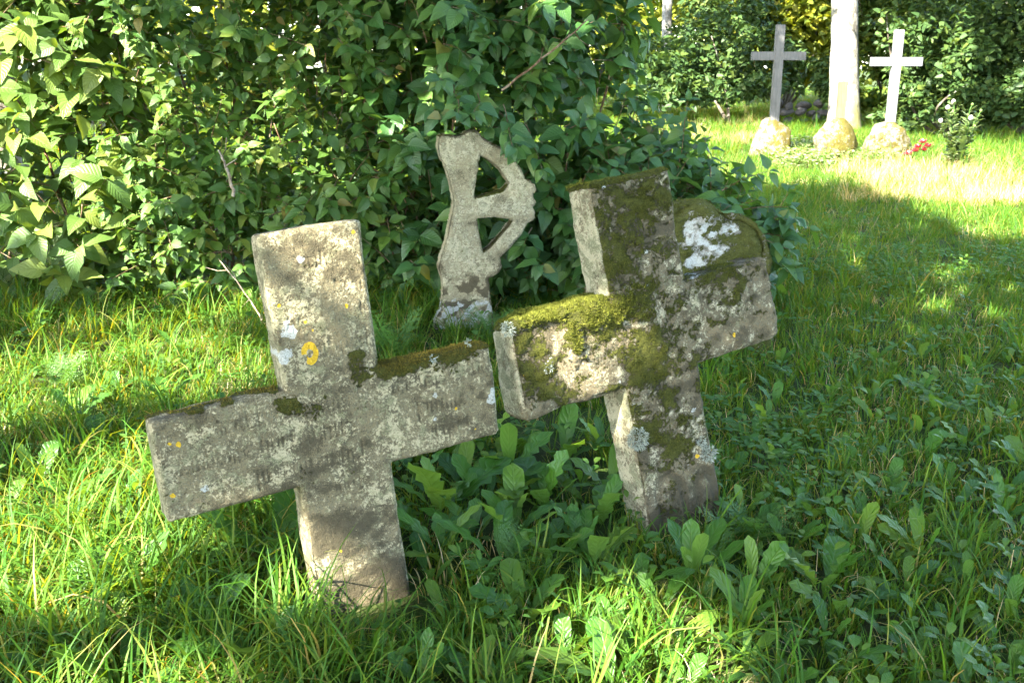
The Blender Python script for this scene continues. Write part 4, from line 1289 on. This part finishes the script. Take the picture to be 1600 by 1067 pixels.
root, g_, k, top = grave(1210, 248, 66, 194, 11, 'grey weathered wooden cross on a round boulder, left of the far pale trunk', 'grave cross', .5, .58)
LEFT_Y = g_[1] + .3
zt_ = at_y(1226, 38, g_[1])[2]; zb_ = at_y(1222, 88, g_[1])[2]; wv = 13.5 * k
obj('upright', box_bm('upright', (wv, .11, zt_ - top + .1), .008, (0.03, 0, (zt_ + top) / 2 - .05)), M['wood_grey'], root)
obj('crossbar', box_bm('crossbar', (84 * k, .075, 13 * k), .006, (0.03, -.0, zb_)), M['wood_grey'], root)
root, g_, k, top = grave(1313, 254, 70, 196, 12, 'boulder grave with a broken tan post stub, before the far pale trunk', 'grave marker', .5, .66)
zt_ = at_y(1320, 128, g_[1])[2]
o = obj('post', box_bm('post', (13 * k, .09, zt_ - top + .1), .006, (0.03, 0, (zt_ + top) / 2 - .05)), M['wood_tan'], root)
root, g_, k, top = grave(1394, 252, 80, 199, 13, 'silvery wooden cross on a blocky boulder, right of the far pale trunk', 'grave cross', .7, .52)
zt_ = at_y(1411, 45, g_[1])[2]; zb_ = at_y(1407, 96, g_[1])[2]
obj('upright', box_bm('upright', (13.5 * k, .11, zt_ - top + .1), .008, (0.02, 0, (zt_ + top) / 2 - .05)), M['wood_silver'], root)
obj('crossbar', box_bm('crossbar', (80 * k, .075, 13.5 * k), .006, (0.02, -.0, zb_)), M['wood_silver'], root)
g_ = on_ground(1308, 249); k = float(project(g_)[2]) / FPX
o = obj('wooden_stake', box_bm('wooden_stake', (11 * k, .04, 32 * k), .006, (0, 0, 15 * k)), M['wood_red'], loc=(g_[0], g_[1] - .25, 0)); o.rotation_euler = (0, R(-4), 0)
tag(o, 'short reddish wooden stake leaning before the middle far boulder', 'stake')
# pale leafy cover round the graves, sun glare put into its colour
Pc = np.array([on_ground(rng.uniform(1215, 1300), rng.uniform(228, 268)) for _ in range(520)] + [on_ground(rng.uniform(1320, 1400), rng.uniform(245, 262)) for _ in range(160)])
lp, ld, ln, ls = [], [], [], []
for x, y, _ in Pc:
    hgt = rng.uniform(.03, .20)
    for q in range(4):
        a = rng.uniform(0, 6.28); el = rng.uniform(-.1, .7)
        lp.append((x + rng.normal(0, .04), y + rng.normal(0, .04), hgt)); ld.append((math.cos(a) * math.cos(el), math.sin(a) * math.cos(el), math.sin(el))); ln.append((-math.cos(a) * math.sin(el), -math.sin(a) * math.sin(el), math.cos(el))); ls.append(rng.uniform(.06, .12))
lp, ld, ln, ls = map(np.array, (lp, ld, ln, ls))
o = obj('pale_ground_cover', join_leaves('pale_ground_cover', wsh, rng.integers(0, 4, len(lp)), frames(ld, ln, ls), lp, rng.random(len(lp))), M['pale_leaf'])
stuff(o, 'low white edged leaves growing round the far boulders', 'ground cover')
# red flowers
g_ = on_ground(1432, 258)
root = thing('red_flower', 'small clump of red flowers right of the far blocky boulder', 'flowers', (g_[0], g_[1], 0))
for k_, (dx, hz) in enumerate(((-.16, .16), (.0, .26), (.05, .34), (.09, .22), (.12, .28), (-.03, .20))):
    dy = rng.normal(0, .05)
    v, f, tt = tube([(dx * .5, dy * .5, 0), (dx * .8, dy, hz * .6), (dx, dy, hz)], .004, 5)
    J = Join(); J.add(v, f, tt); st = obj('stem', J.mesh('stem'), M['fern'], root)
    J = Join()
    for q in range(14):
        a = q * 2.4; el = .1 + .9 * q / 14
        d = np.array([math.cos(a) * math.cos(el), math.sin(a) * math.cos(el), math.sin(el)]); s_ = nrm(np.cross(d, [0, 0, 1])) * .030
        c_ = np.array([dx, dy, hz]); J.add(np.array([c_, c_ + d * .05 + s_, c_ + d * .09, c_ + d * .05 - s_]), [(0, 1, 2, 3)], (), rng.random())
    obj('flower', J.mesh('flower'), M['petal'], root)
# thistle
g_ = on_ground(1492, 262)
root = thing('thistle', 'tall thistle with white downy heads right of the far crosses', 'thistle', (g_[0], g_[1], 0))
k = float(project(g_)[2]) / FPX
JL = Join()
for dx, hpx, head in ((-22, 92, 1), (-8, 100, 1), (0, 78, 1), (14, 96, 0), (26, 86, 0), (-30, 70, 1), (20, 64, 0), (6, 60, 0), (-14, 50, 0)):
    h = hpx * k; x1 = dx * k; dy = rng.normal(0, .12)
    t = np.linspace(0, 1, 12)[:, None]
    pth = np.concatenate([x1 * t ** 1.3, dy * t, h * t], 1) + rng.normal(0, .006, (12, 3))
    v, f, tt = tube(pth, np.linspace(.012, .006, 12), 5); J = Join(); J.add(v, f, tt); obj('stem', J.mesh('stem'), M['fern'], root)
    for q in range(60):
        s_ = rng.uniform(.05, .97); p = np.array([x1 * s_ ** 1.3, dy * s_, h * s_]); a = rng.uniform(0, 6.28); el = rng.uniform(.1, .8)
        d = np.array([math.cos(a) * math.cos(el), math.sin(a) * math.cos(el), math.sin(el)]); L = rng.uniform(.12, .28) * (1.15 - .6 * s_); si = nrm(np.cross(d, [0, 0, 1])) * L * .10
        Vv = [p]; 
        for u in (.25, .5, .75):
            Vv += [p + d * L * u + si * (1.8 if u == .5 else 1), p + d * L * u - si * (1.8 if u == .5 else 1)]
        Vv.append(p + d * L + np.array([0, 0, -.02]))
        JL.add(np.array(Vv), [(1, 3, 4, 2), (3, 5, 6, 4)], [(0, 1, 2), (5, 7, 6)], rng.random())
    V_, F_ = ico(2)
    r_ = .033 if head else .020
    ov = V_ * [r_, r_, r_ * 1.2] * (1 + .25 * (fbm(V_, 6, 2, hpx) - .5))[:, None] + pth[-1]
    obj('flower_head', mesh_np('flower_head', ov, F_, {'rnd': np.zeros(len(ov))}), M['down'] if head else M['bud'], root)
obj('leaves', JL.mesh('leaves'), M['thistle'], root, 'stuff')

# ------------------------------------------------------------------ trees, bushes and wall beyond
card = (np.array([(-.5, .1, .08), (0, 0, 0), (.5, .1, .08), (.36, .65, .03), (0, 1.05, -.12), (-.36, .65, .03), (0, .6, -.02)]) * [.62, 1, 1],
        np.array([(0, 1, 6, 5), (1, 2, 3, 6)]), np.array([(6, 3, 4), (6, 4, 5)]), np.zeros((7, 2)))
def cloud(name, lobes, n_, size, r, shell=.55, clump=2.2, thr=.42):
    vol = np.array([l[3] * l[4] * l[5] for l in lobes]) ** .67; vol /= vol.sum()
    k = r.choice(len(lobes), int(n_ * 2.2), p=vol); L = np.array(lobes)[k]
    d = nrm(r.normal(0, 1, (len(k), 3))); rad = 1 - (1 - shell) * r.random((len(k), 1)) ** 1.3
    P = L[:, :3] + L[:, 3:6] * d * rad
    q = fbm(P, clump, 2, int(r.integers(1, 999)))
    ok = (q + r.normal(0, .05, len(q)) > thr) & (P[:, 2] > .05)
    P, d = P[ok][:n_], d[ok][:n_]
    return P, d
cardc = (np.array([(0, -.52, 0), (.31, 0, .06), (0, .55, -.08), (-.31, 0, .06)]), np.array([(0, 1, 2, 3)]), np.zeros((0, 3), int), np.zeros((4, 2)))
def leafy(name, P, d, size, r, mat, parent, origin, sh=None):
    n_ = len(P)
    D = nrm(r.normal(0, 1, (n_, 3)) * [1, 1, .5] + [0, 0, -.3]); Nn = nrm(d * .5 + [0, 0, .7] + r.normal(0, .45, (n_, 3)))
    fr = frames(D, Nn, size * r.uniform(.7, 1.3, n_))
    return obj(name, join_leaves(name, [sh or card], np.zeros(n_, int), fr, P - origin, r.random(n_)), mat, parent, 'stuff')
def limbs(base, tops, r0, r, mat, parent, origin, wob=.12):
    J = Join()
    for e in tops:
        t = np.linspace(0, 1, 8)[:, None]
        pth = base * (1 - t) + np.array(e) * t + np.sin(t * math.pi) * r.normal(0, wob, 3)
        v, f, tt = tube(pth, np.linspace(r0, r0 * .25, 8), 6); J.add(v - origin, f, tt)
    return obj('branches', J.mesh('branches'), mat, parent, 'stuff')
def bush(name, label, lobes, n_, size, mat, seed, cat='bush', grp='bushes beyond the graves', clump=2.2, thr=.50):
    r = np.random.default_rng(seed)
    org = np.array([np.mean([l[0] for l in lobes]), np.mean([l[1] for l in lobes]), 0.])
    more = []
    for l in lobes:
        for _ in range(4):
            q = nrm(r.normal(0, 1, 3) * [1, 1, .8] + [0, -.2, .2])
            k = r.uniform(.22, .45)
            more.append(tuple(np.array(l[:3]) + np.array(l[3:6]) * q * r.uniform(.85, 1.15)) + tuple(np.array(l[3:6]) * k))
    lobes = list(lobes) + more
    root = thing(name, label, cat, org, grp)
    P, d = cloud(name, lobes, n_, size, r, .45, clump, thr)
    leafy('foliage', P, d, size, r, mat, root, org)
    if seed == 41: lobes = lobes[:3]
    limbs(org, [np.array(l[:3]) + [0, 0, l[5] * .5] for l in lobes[::2]], .05, r, M['bark'], root, org, .2)
def tree(name, label, base, h, r0, lobes, n_, size, lm, bm_, seed, lean=(0, 0), grp=None, flare=1.25, clump=.8, thr=.42, pre=None):
    r = np.random.default_rng(seed)
    base = np.array([base[0], base[1], 0.])
    root = thing(name, label, 'tree', base, grp)
    t = np.linspace(0, 1, 26)
    pth = np.stack([lean[0] * t * h, lean[1] * t * h, -.15 + t * h], 1) + np.concatenate([np.zeros((4, 3)), np.cumsum(r.normal(0, .008, (22, 3)) * [1, 1, 0], 0)])
    rad = r0 * (1 - .55 * t) * (1 + (flare - 1) * np.exp(-t * h / .45))
    v, f, tt = tube(pth, rad, 28)
    c_ = np.concatenate([np.repeat(pth, 28, 0), pth[-1:]])
    v = c_ + (v - c_) * (1 + .16 * (fbm(v * [1, 1, .5], 5 / max(r0, .12) * .3, 4, seed) - .5))[:, None]
    J = Join(); J.add(v, f, tt)
    obj('trunk', J.mesh('trunk'), bm_, root)
    if pre is not None: P, d = pre
    else: P, d = cloud(name, lobes, n_, size, r, .35, clump, thr)
    leafy('crown', P, d, size, r, lm, root, base, cardc if pre is not None else None)
    tops = [P[i] for i in r.choice(len(P), min(16 if pre is None else 4, len(P)), replace=False)]
    limbs(base + pth[17], tops, r0 * .35, r, bm_, root, base, .3)
b0 = at_y(1319, 200, 24.5)
tree('old_tree', 'big pale barked tree trunk behind the far graves', (b0[0], 24.5), 9, .36, [(b0[0] - 1, 24.5, 9, 4, 4, 2.5), (b0[0] + 2, 25.5, 8, 3, 3, 2), (b0[0] + .5, 23.5, 7.5, 3.5, 3, 1.6)], 5000, .28, M['leaf_far'], M['bark_pale'], 31, (-.07, 0))
b1 = at_y(1043, 66, 32)
tree('birch_tree', 'white birch trunk far off at the left of the clearing', (b1[0], 32), 11, .18, [(b1[0], 32, 10, 3, 3, 3)], 4000, .25, M['leaf_far'], M['bark_white'], 32, (-.02, 0))
def lob(px, py, Y, rx, rz, ry=None):
    p = at_y(px, py, Y)
    return (p[0], Y, p[2], rx, ry or rx, rz)
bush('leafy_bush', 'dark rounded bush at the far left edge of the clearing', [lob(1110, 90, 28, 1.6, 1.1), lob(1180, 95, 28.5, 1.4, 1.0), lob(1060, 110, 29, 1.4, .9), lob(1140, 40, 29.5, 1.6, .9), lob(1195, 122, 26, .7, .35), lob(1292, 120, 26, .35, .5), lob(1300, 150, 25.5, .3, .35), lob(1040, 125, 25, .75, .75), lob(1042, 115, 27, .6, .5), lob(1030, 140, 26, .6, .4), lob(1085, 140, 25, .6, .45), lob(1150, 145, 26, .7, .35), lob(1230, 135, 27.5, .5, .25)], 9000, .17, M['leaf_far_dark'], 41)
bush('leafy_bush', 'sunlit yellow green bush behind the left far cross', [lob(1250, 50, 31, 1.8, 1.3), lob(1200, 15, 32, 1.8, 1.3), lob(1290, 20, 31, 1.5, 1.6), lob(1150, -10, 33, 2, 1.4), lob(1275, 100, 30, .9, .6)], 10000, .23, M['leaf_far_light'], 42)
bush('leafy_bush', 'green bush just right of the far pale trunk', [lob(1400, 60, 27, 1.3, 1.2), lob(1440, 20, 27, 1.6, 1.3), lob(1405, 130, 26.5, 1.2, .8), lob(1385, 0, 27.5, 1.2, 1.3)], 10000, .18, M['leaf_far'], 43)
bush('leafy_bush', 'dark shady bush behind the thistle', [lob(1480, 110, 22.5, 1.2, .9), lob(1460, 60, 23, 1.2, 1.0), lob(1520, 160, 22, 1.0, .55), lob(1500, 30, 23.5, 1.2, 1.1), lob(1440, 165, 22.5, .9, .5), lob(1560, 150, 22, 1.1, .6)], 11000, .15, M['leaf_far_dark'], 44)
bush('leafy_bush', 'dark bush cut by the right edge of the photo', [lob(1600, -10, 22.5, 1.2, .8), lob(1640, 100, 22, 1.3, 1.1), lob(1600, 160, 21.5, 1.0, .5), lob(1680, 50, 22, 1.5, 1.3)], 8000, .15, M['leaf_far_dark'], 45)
for kx, (px, Y, lab) in enumerate(((150, 24, 'tall leafy tree behind the left part of the thicket'), (520, 26, 'tall leafy tree behind the middle of the thicket'), (900, 40, 'tall leafy tree far behind the thicket'), (1120, 44, 'bright tall tree behind the white birch'), (1330, 42, 'tall leafy tree far behind the pale trunk'), (1560, 40, 'tall tree far beyond the right edge bushes'))):
    q = at_y(px, 60, Y)
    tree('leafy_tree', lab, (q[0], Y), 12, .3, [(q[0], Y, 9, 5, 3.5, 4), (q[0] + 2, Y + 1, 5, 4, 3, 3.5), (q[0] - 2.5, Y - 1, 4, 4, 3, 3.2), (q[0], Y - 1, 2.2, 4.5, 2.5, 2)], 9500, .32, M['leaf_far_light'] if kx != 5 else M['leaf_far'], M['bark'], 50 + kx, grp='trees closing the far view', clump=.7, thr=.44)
# dry stone wall, stone by stone
w0 = at_y(1228, 143, 27.0); w1 = at_y(1280, 165, 27.0)
root = thing('dry_stone_wall', 'low dry stone wall half hidden by bushes behind the left far cross', 'wall', (w0[0], 27.0, 0))
sm = []
for q in range(6):
    V_, F_ = ico(2); V_ = V_.copy(); r = np.random.default_rng(800 + q)
    for _ in range(8):
        n_ = nrm(r.normal(0, 1, 3)); V_ = V_ - np.clip(V_ @ n_ - r.uniform(.55, .8), 0, None)[:, None] * n_ * .95
    me = mesh_np('stone', V_, F_, dict(moss=np.full(len(V_), .15), lich=np.full(len(V_), .1), yel=np.zeros(len(V_)), dirt=np.full(len(V_), -.1)), smooth=False); me.materials.append(M['wallstone']); sm.append(me)
ln_ = w1[0] - w0[0]
for row in range(3):
    x = -.1 - .1 * row
    while x < ln_ + .5:
        w = rng.uniform(.10, .26); hs = rng.uniform(.8, 1.3)
        o = obj('stone', sm[rng.integers(0, 6)], None, root)
        o.location = (x + w, rng.normal(0, .05) + row * .05, .10 + row * .20 + rng.normal(0, .03)); o.scale = (w * 1.05, .2, .125 * hs); o.rotation_euler = (rng.normal(0, .15), rng.normal(0, .12), rng.uniform(-.3, .3))
        x += 2 * w * .95

# ------------------------------------------------------------------ unseen trees left of and behind the photographer, crowns shaped for shade and dapples
E1 = nrm(np.cross([0, 0, 1.], SUN)); E2 = np.cross(SUN, E1)
def sp(P):
    P = np.asarray(P, float)
    return np.stack([P @ E1, P @ E2], -1)
gaps = []                                   # openings in the leaf canopy: (a, b, radius) seen along the sun
def gap(P, r): gaps.append((*sp(P), r))
grg = np.random.default_rng(77)
def dapple(poly, n_, r0, r1, z=.1, Y=None, thr=.5, sc=1.3):
    poly = np.array(poly, float); lo, hi = poly.min(0), poly.max(0); k = t = 0
    while k < n_ and t < 4000:
        t += 1
        q = grg.uniform(lo, hi)
        if not in_poly(q[None], poly)[0]: continue
        P = at_y(q[0], q[1], Y) if Y else on_ground(q[0], q[1], z)
        if vnoise(sp(P)[None], sc, 3)[0] < thr: continue
        gap(P, grg.uniform(r0, r1)); k += 1
dapple([(-60, 480), (400, 470), (330, 620), (240, 680), (250, 830), (-60, 850)], 24, .10, .24, .12, thr=.50, sc=2.2)
dapple([(-60, 475), (390, 470), (380, 540), (-60, 560)], 16, .12, .24, .15, thr=.25)
dapple([(-60, 830), (300, 830), (480, 960), (480, 1120), (-60, 1120)], 13, .05, .11, .12, thr=.50, sc=3.5)
dapple([(900, 930), (1060, 930), (1070, 1110), (900, 1110)], 8, .04, .09, .12, thr=.3)
dapple([(-60, 170), (120, 190), (130, 330), (-60, 340)], 14, .16, .28, Y=6.25, thr=.0)
dapple([(-60, 170), (110, 190), (110, 330), (-60, 340)], 8, .15, .25, Y=6.6, thr=.0)
dapple([(-60, -40), (200, -40), (330, 170), (120, 170), (-60, 160)], 18, .06, .14, Y=6.3, thr=.3)
dapple([(330, 150), (400, 150), (400, 230), (330, 230)], 3, .03, .06, Y=6.2, thr=.1)
dapple([(60, 330), (420, 300), (420, 450), (60, 460)], 12, .03, .07, Y=6.1, thr=.3)
dapple([(120, 60), (400, 100), (480, 300), (120, 320)], 16, .03, .07, Y=6.2, thr=.3)
dapple([(420, 0), (900, 0), (900, 200), (520, 300)], 8, .015, .035, Y=6.2, thr=.4)
for px, py, r in ((503, 390, .024), (533, 420, .008), (446, 470, -.02), (520, 905, .06), (495, 880, .04)):
    u, w = FR1.uv(px, py); gap(FR1.world(np.array([u, 0, w])), r)
for px, py, r in ((915, 602, -.015), (928, 572, -.035), (960, 582, -.03), (870, 485, .05), (925, 490, .03), (820, 490, .02), (1130, 530, -.05)):
    u, w = FR2.uv(px, py); gap(FR2.world(np.array([u, 0, w])), r)
dapple([(1400, 470), (1470, 470), (1470, 500), (1400, 500)], 1, -.02, .0, thr=.0)
dapple([(1420, 360), (1700, 370), (1700, 520), (1440, 470)], 12, -.02, .05, thr=.0)
dapple([(1290, 330), (1440, 340), (1440, 420), (1260, 400)], 4, -.02, .03, thr=.0)
dapple([(1170, 235), (1300, 262), (1620, 352), (1750, 352), (1750, 255), (1300, 225), (1170, 215)], 170, .25, .5, .1, thr=0)
dapple([(960, 165), (1180, 190), (1200, 230), (1100, 230), (960, 200)], 60, .3, .5, .1, thr=0)
for Y, poly in ((17.3, [(1185, 195), (1440, 195), (1440, 250), (1185, 250)]), (17.6, [(1360, 40), (1450, 40), (1440, 200), (1380, 200)]), (24.3, [(1290, -60), (1348, -60), (1348, 200), (1290, 200)]), (17.2, [(1300, 125), (1330, 125), (1330, 200), (1300, 200)]), (16.3, [(1460, 150), (1500, 150), (1510, 200), (1460, 200)])):
    dapple(poly, 40, .15, .3, Y=Y, thr=0)
G = np.array(gaps)
parts_ab, parts_P = [], []
def stretch(x0, x1, y0, y1, zmax, dens, test):
    cov = np.array([(x, y, z) for x in (x0, x1) for y in (y0, y1) for z in (0, zmax)])
    q = sp(cov); lo, hi = q.min(0) - .4, q.max(0) + .4
    n_ = int((hi - lo).prod() * dens)
    ab = grg.uniform(lo, hi, (n_, 2)); zz = grg.uniform(5.2, 9.0, n_)
    t_ = (zz - ab[:, 1] * E2[2]) / SUN[2]
    P = ab[:, :1] * E1 + ab[:, 1:] * E2 + t_[:, None] * SUN
    g = P - SUN * (P[:, 2] / SUN[2])[:, None]          # where the ray through this leaf meets the ground
    k = test(g, ab)
    parts_ab.append(ab[k]); parts_P.append(P[k])
def near_test(g, ab):
    edge_y = 12.8 - .12 * g[:, 0] + 1.2 * (fbm(g[:, :2], .5, 2, 9) - .5)
    return (g[:, 1] < edge_y) & (g[:, 0] > -5.5) & (g[:, 0] < 10) & (g[:, 1] > .1)
stretch(-5.5, 9.5, .2, 13.5, 2.6, 1300, near_test)
stretch(8, 16, 17.5, 27, 0, 600, lambda g, ab: (g[:, 0] > 7.6 + .35 * (26 - g[:, 1])) & (g[:, 1] > 17.5) & (fbm(ab, 1.1, 2, 19) < .62))  # unseen leaves put in to shade the right-hand bushes
stretch(5, 10, 27, 33, 0, 600, lambda g, ab: fbm(ab, 1.1, 2, 29) < .55)  # unseen leaves put in to shade the dark bush on the left
leftc = sp(at_y(1220, 100, LEFT_Y))
stretch(4.0, 6.5, 18, 22, 0, 900, lambda g, ab: (np.abs(ab - leftc) < [.75, .70]).all(1))  # unseen leaf patch put in to shade the left far cross
ab = np.concatenate(parts_ab); Pc = np.concatenate(parts_P)
near_gap = np.zeros(len(ab), bool)
for a, b, r in G:
    near_gap |= (ab[:, 0] - a) ** 2 + (ab[:, 1] - b) ** 2 < (r + .085) ** 2
near_gap[len(near_gap) - len(parts_P[-1]):] = False      # leaf patch added to shade the left far cross stays whole
Pc = Pc[~near_gap]
trunks = np.array([(-6.2, 1.2), (-8.2, 7.0), (-3.4, -5.0), (-6.5, 13.0), (1.2, -5.2)])
own = np.argmin(((Pc[:, None, :2] - trunks[None]) ** 2).sum(2), 1)
for k, (x, y) in enumerate(trunks):
    m = own == k
    if m.sum() < 50: continue
    tree('shade_tree', ['spreading maple left of the camera shading the crosses', 'spreading maple left of the thicket', 'spreading maple behind the camera on the left', 'spreading maple left of the clearing', 'spreading maple behind the camera on the right'][k],
         (x, y), 6.2, .22, None, 0, .17, M['leaf_far'], M['bark'], 60 + k, grp='maples shading the graves', pre=(Pc[m], np.tile([0, 0, 1.], (m.sum(), 1))))
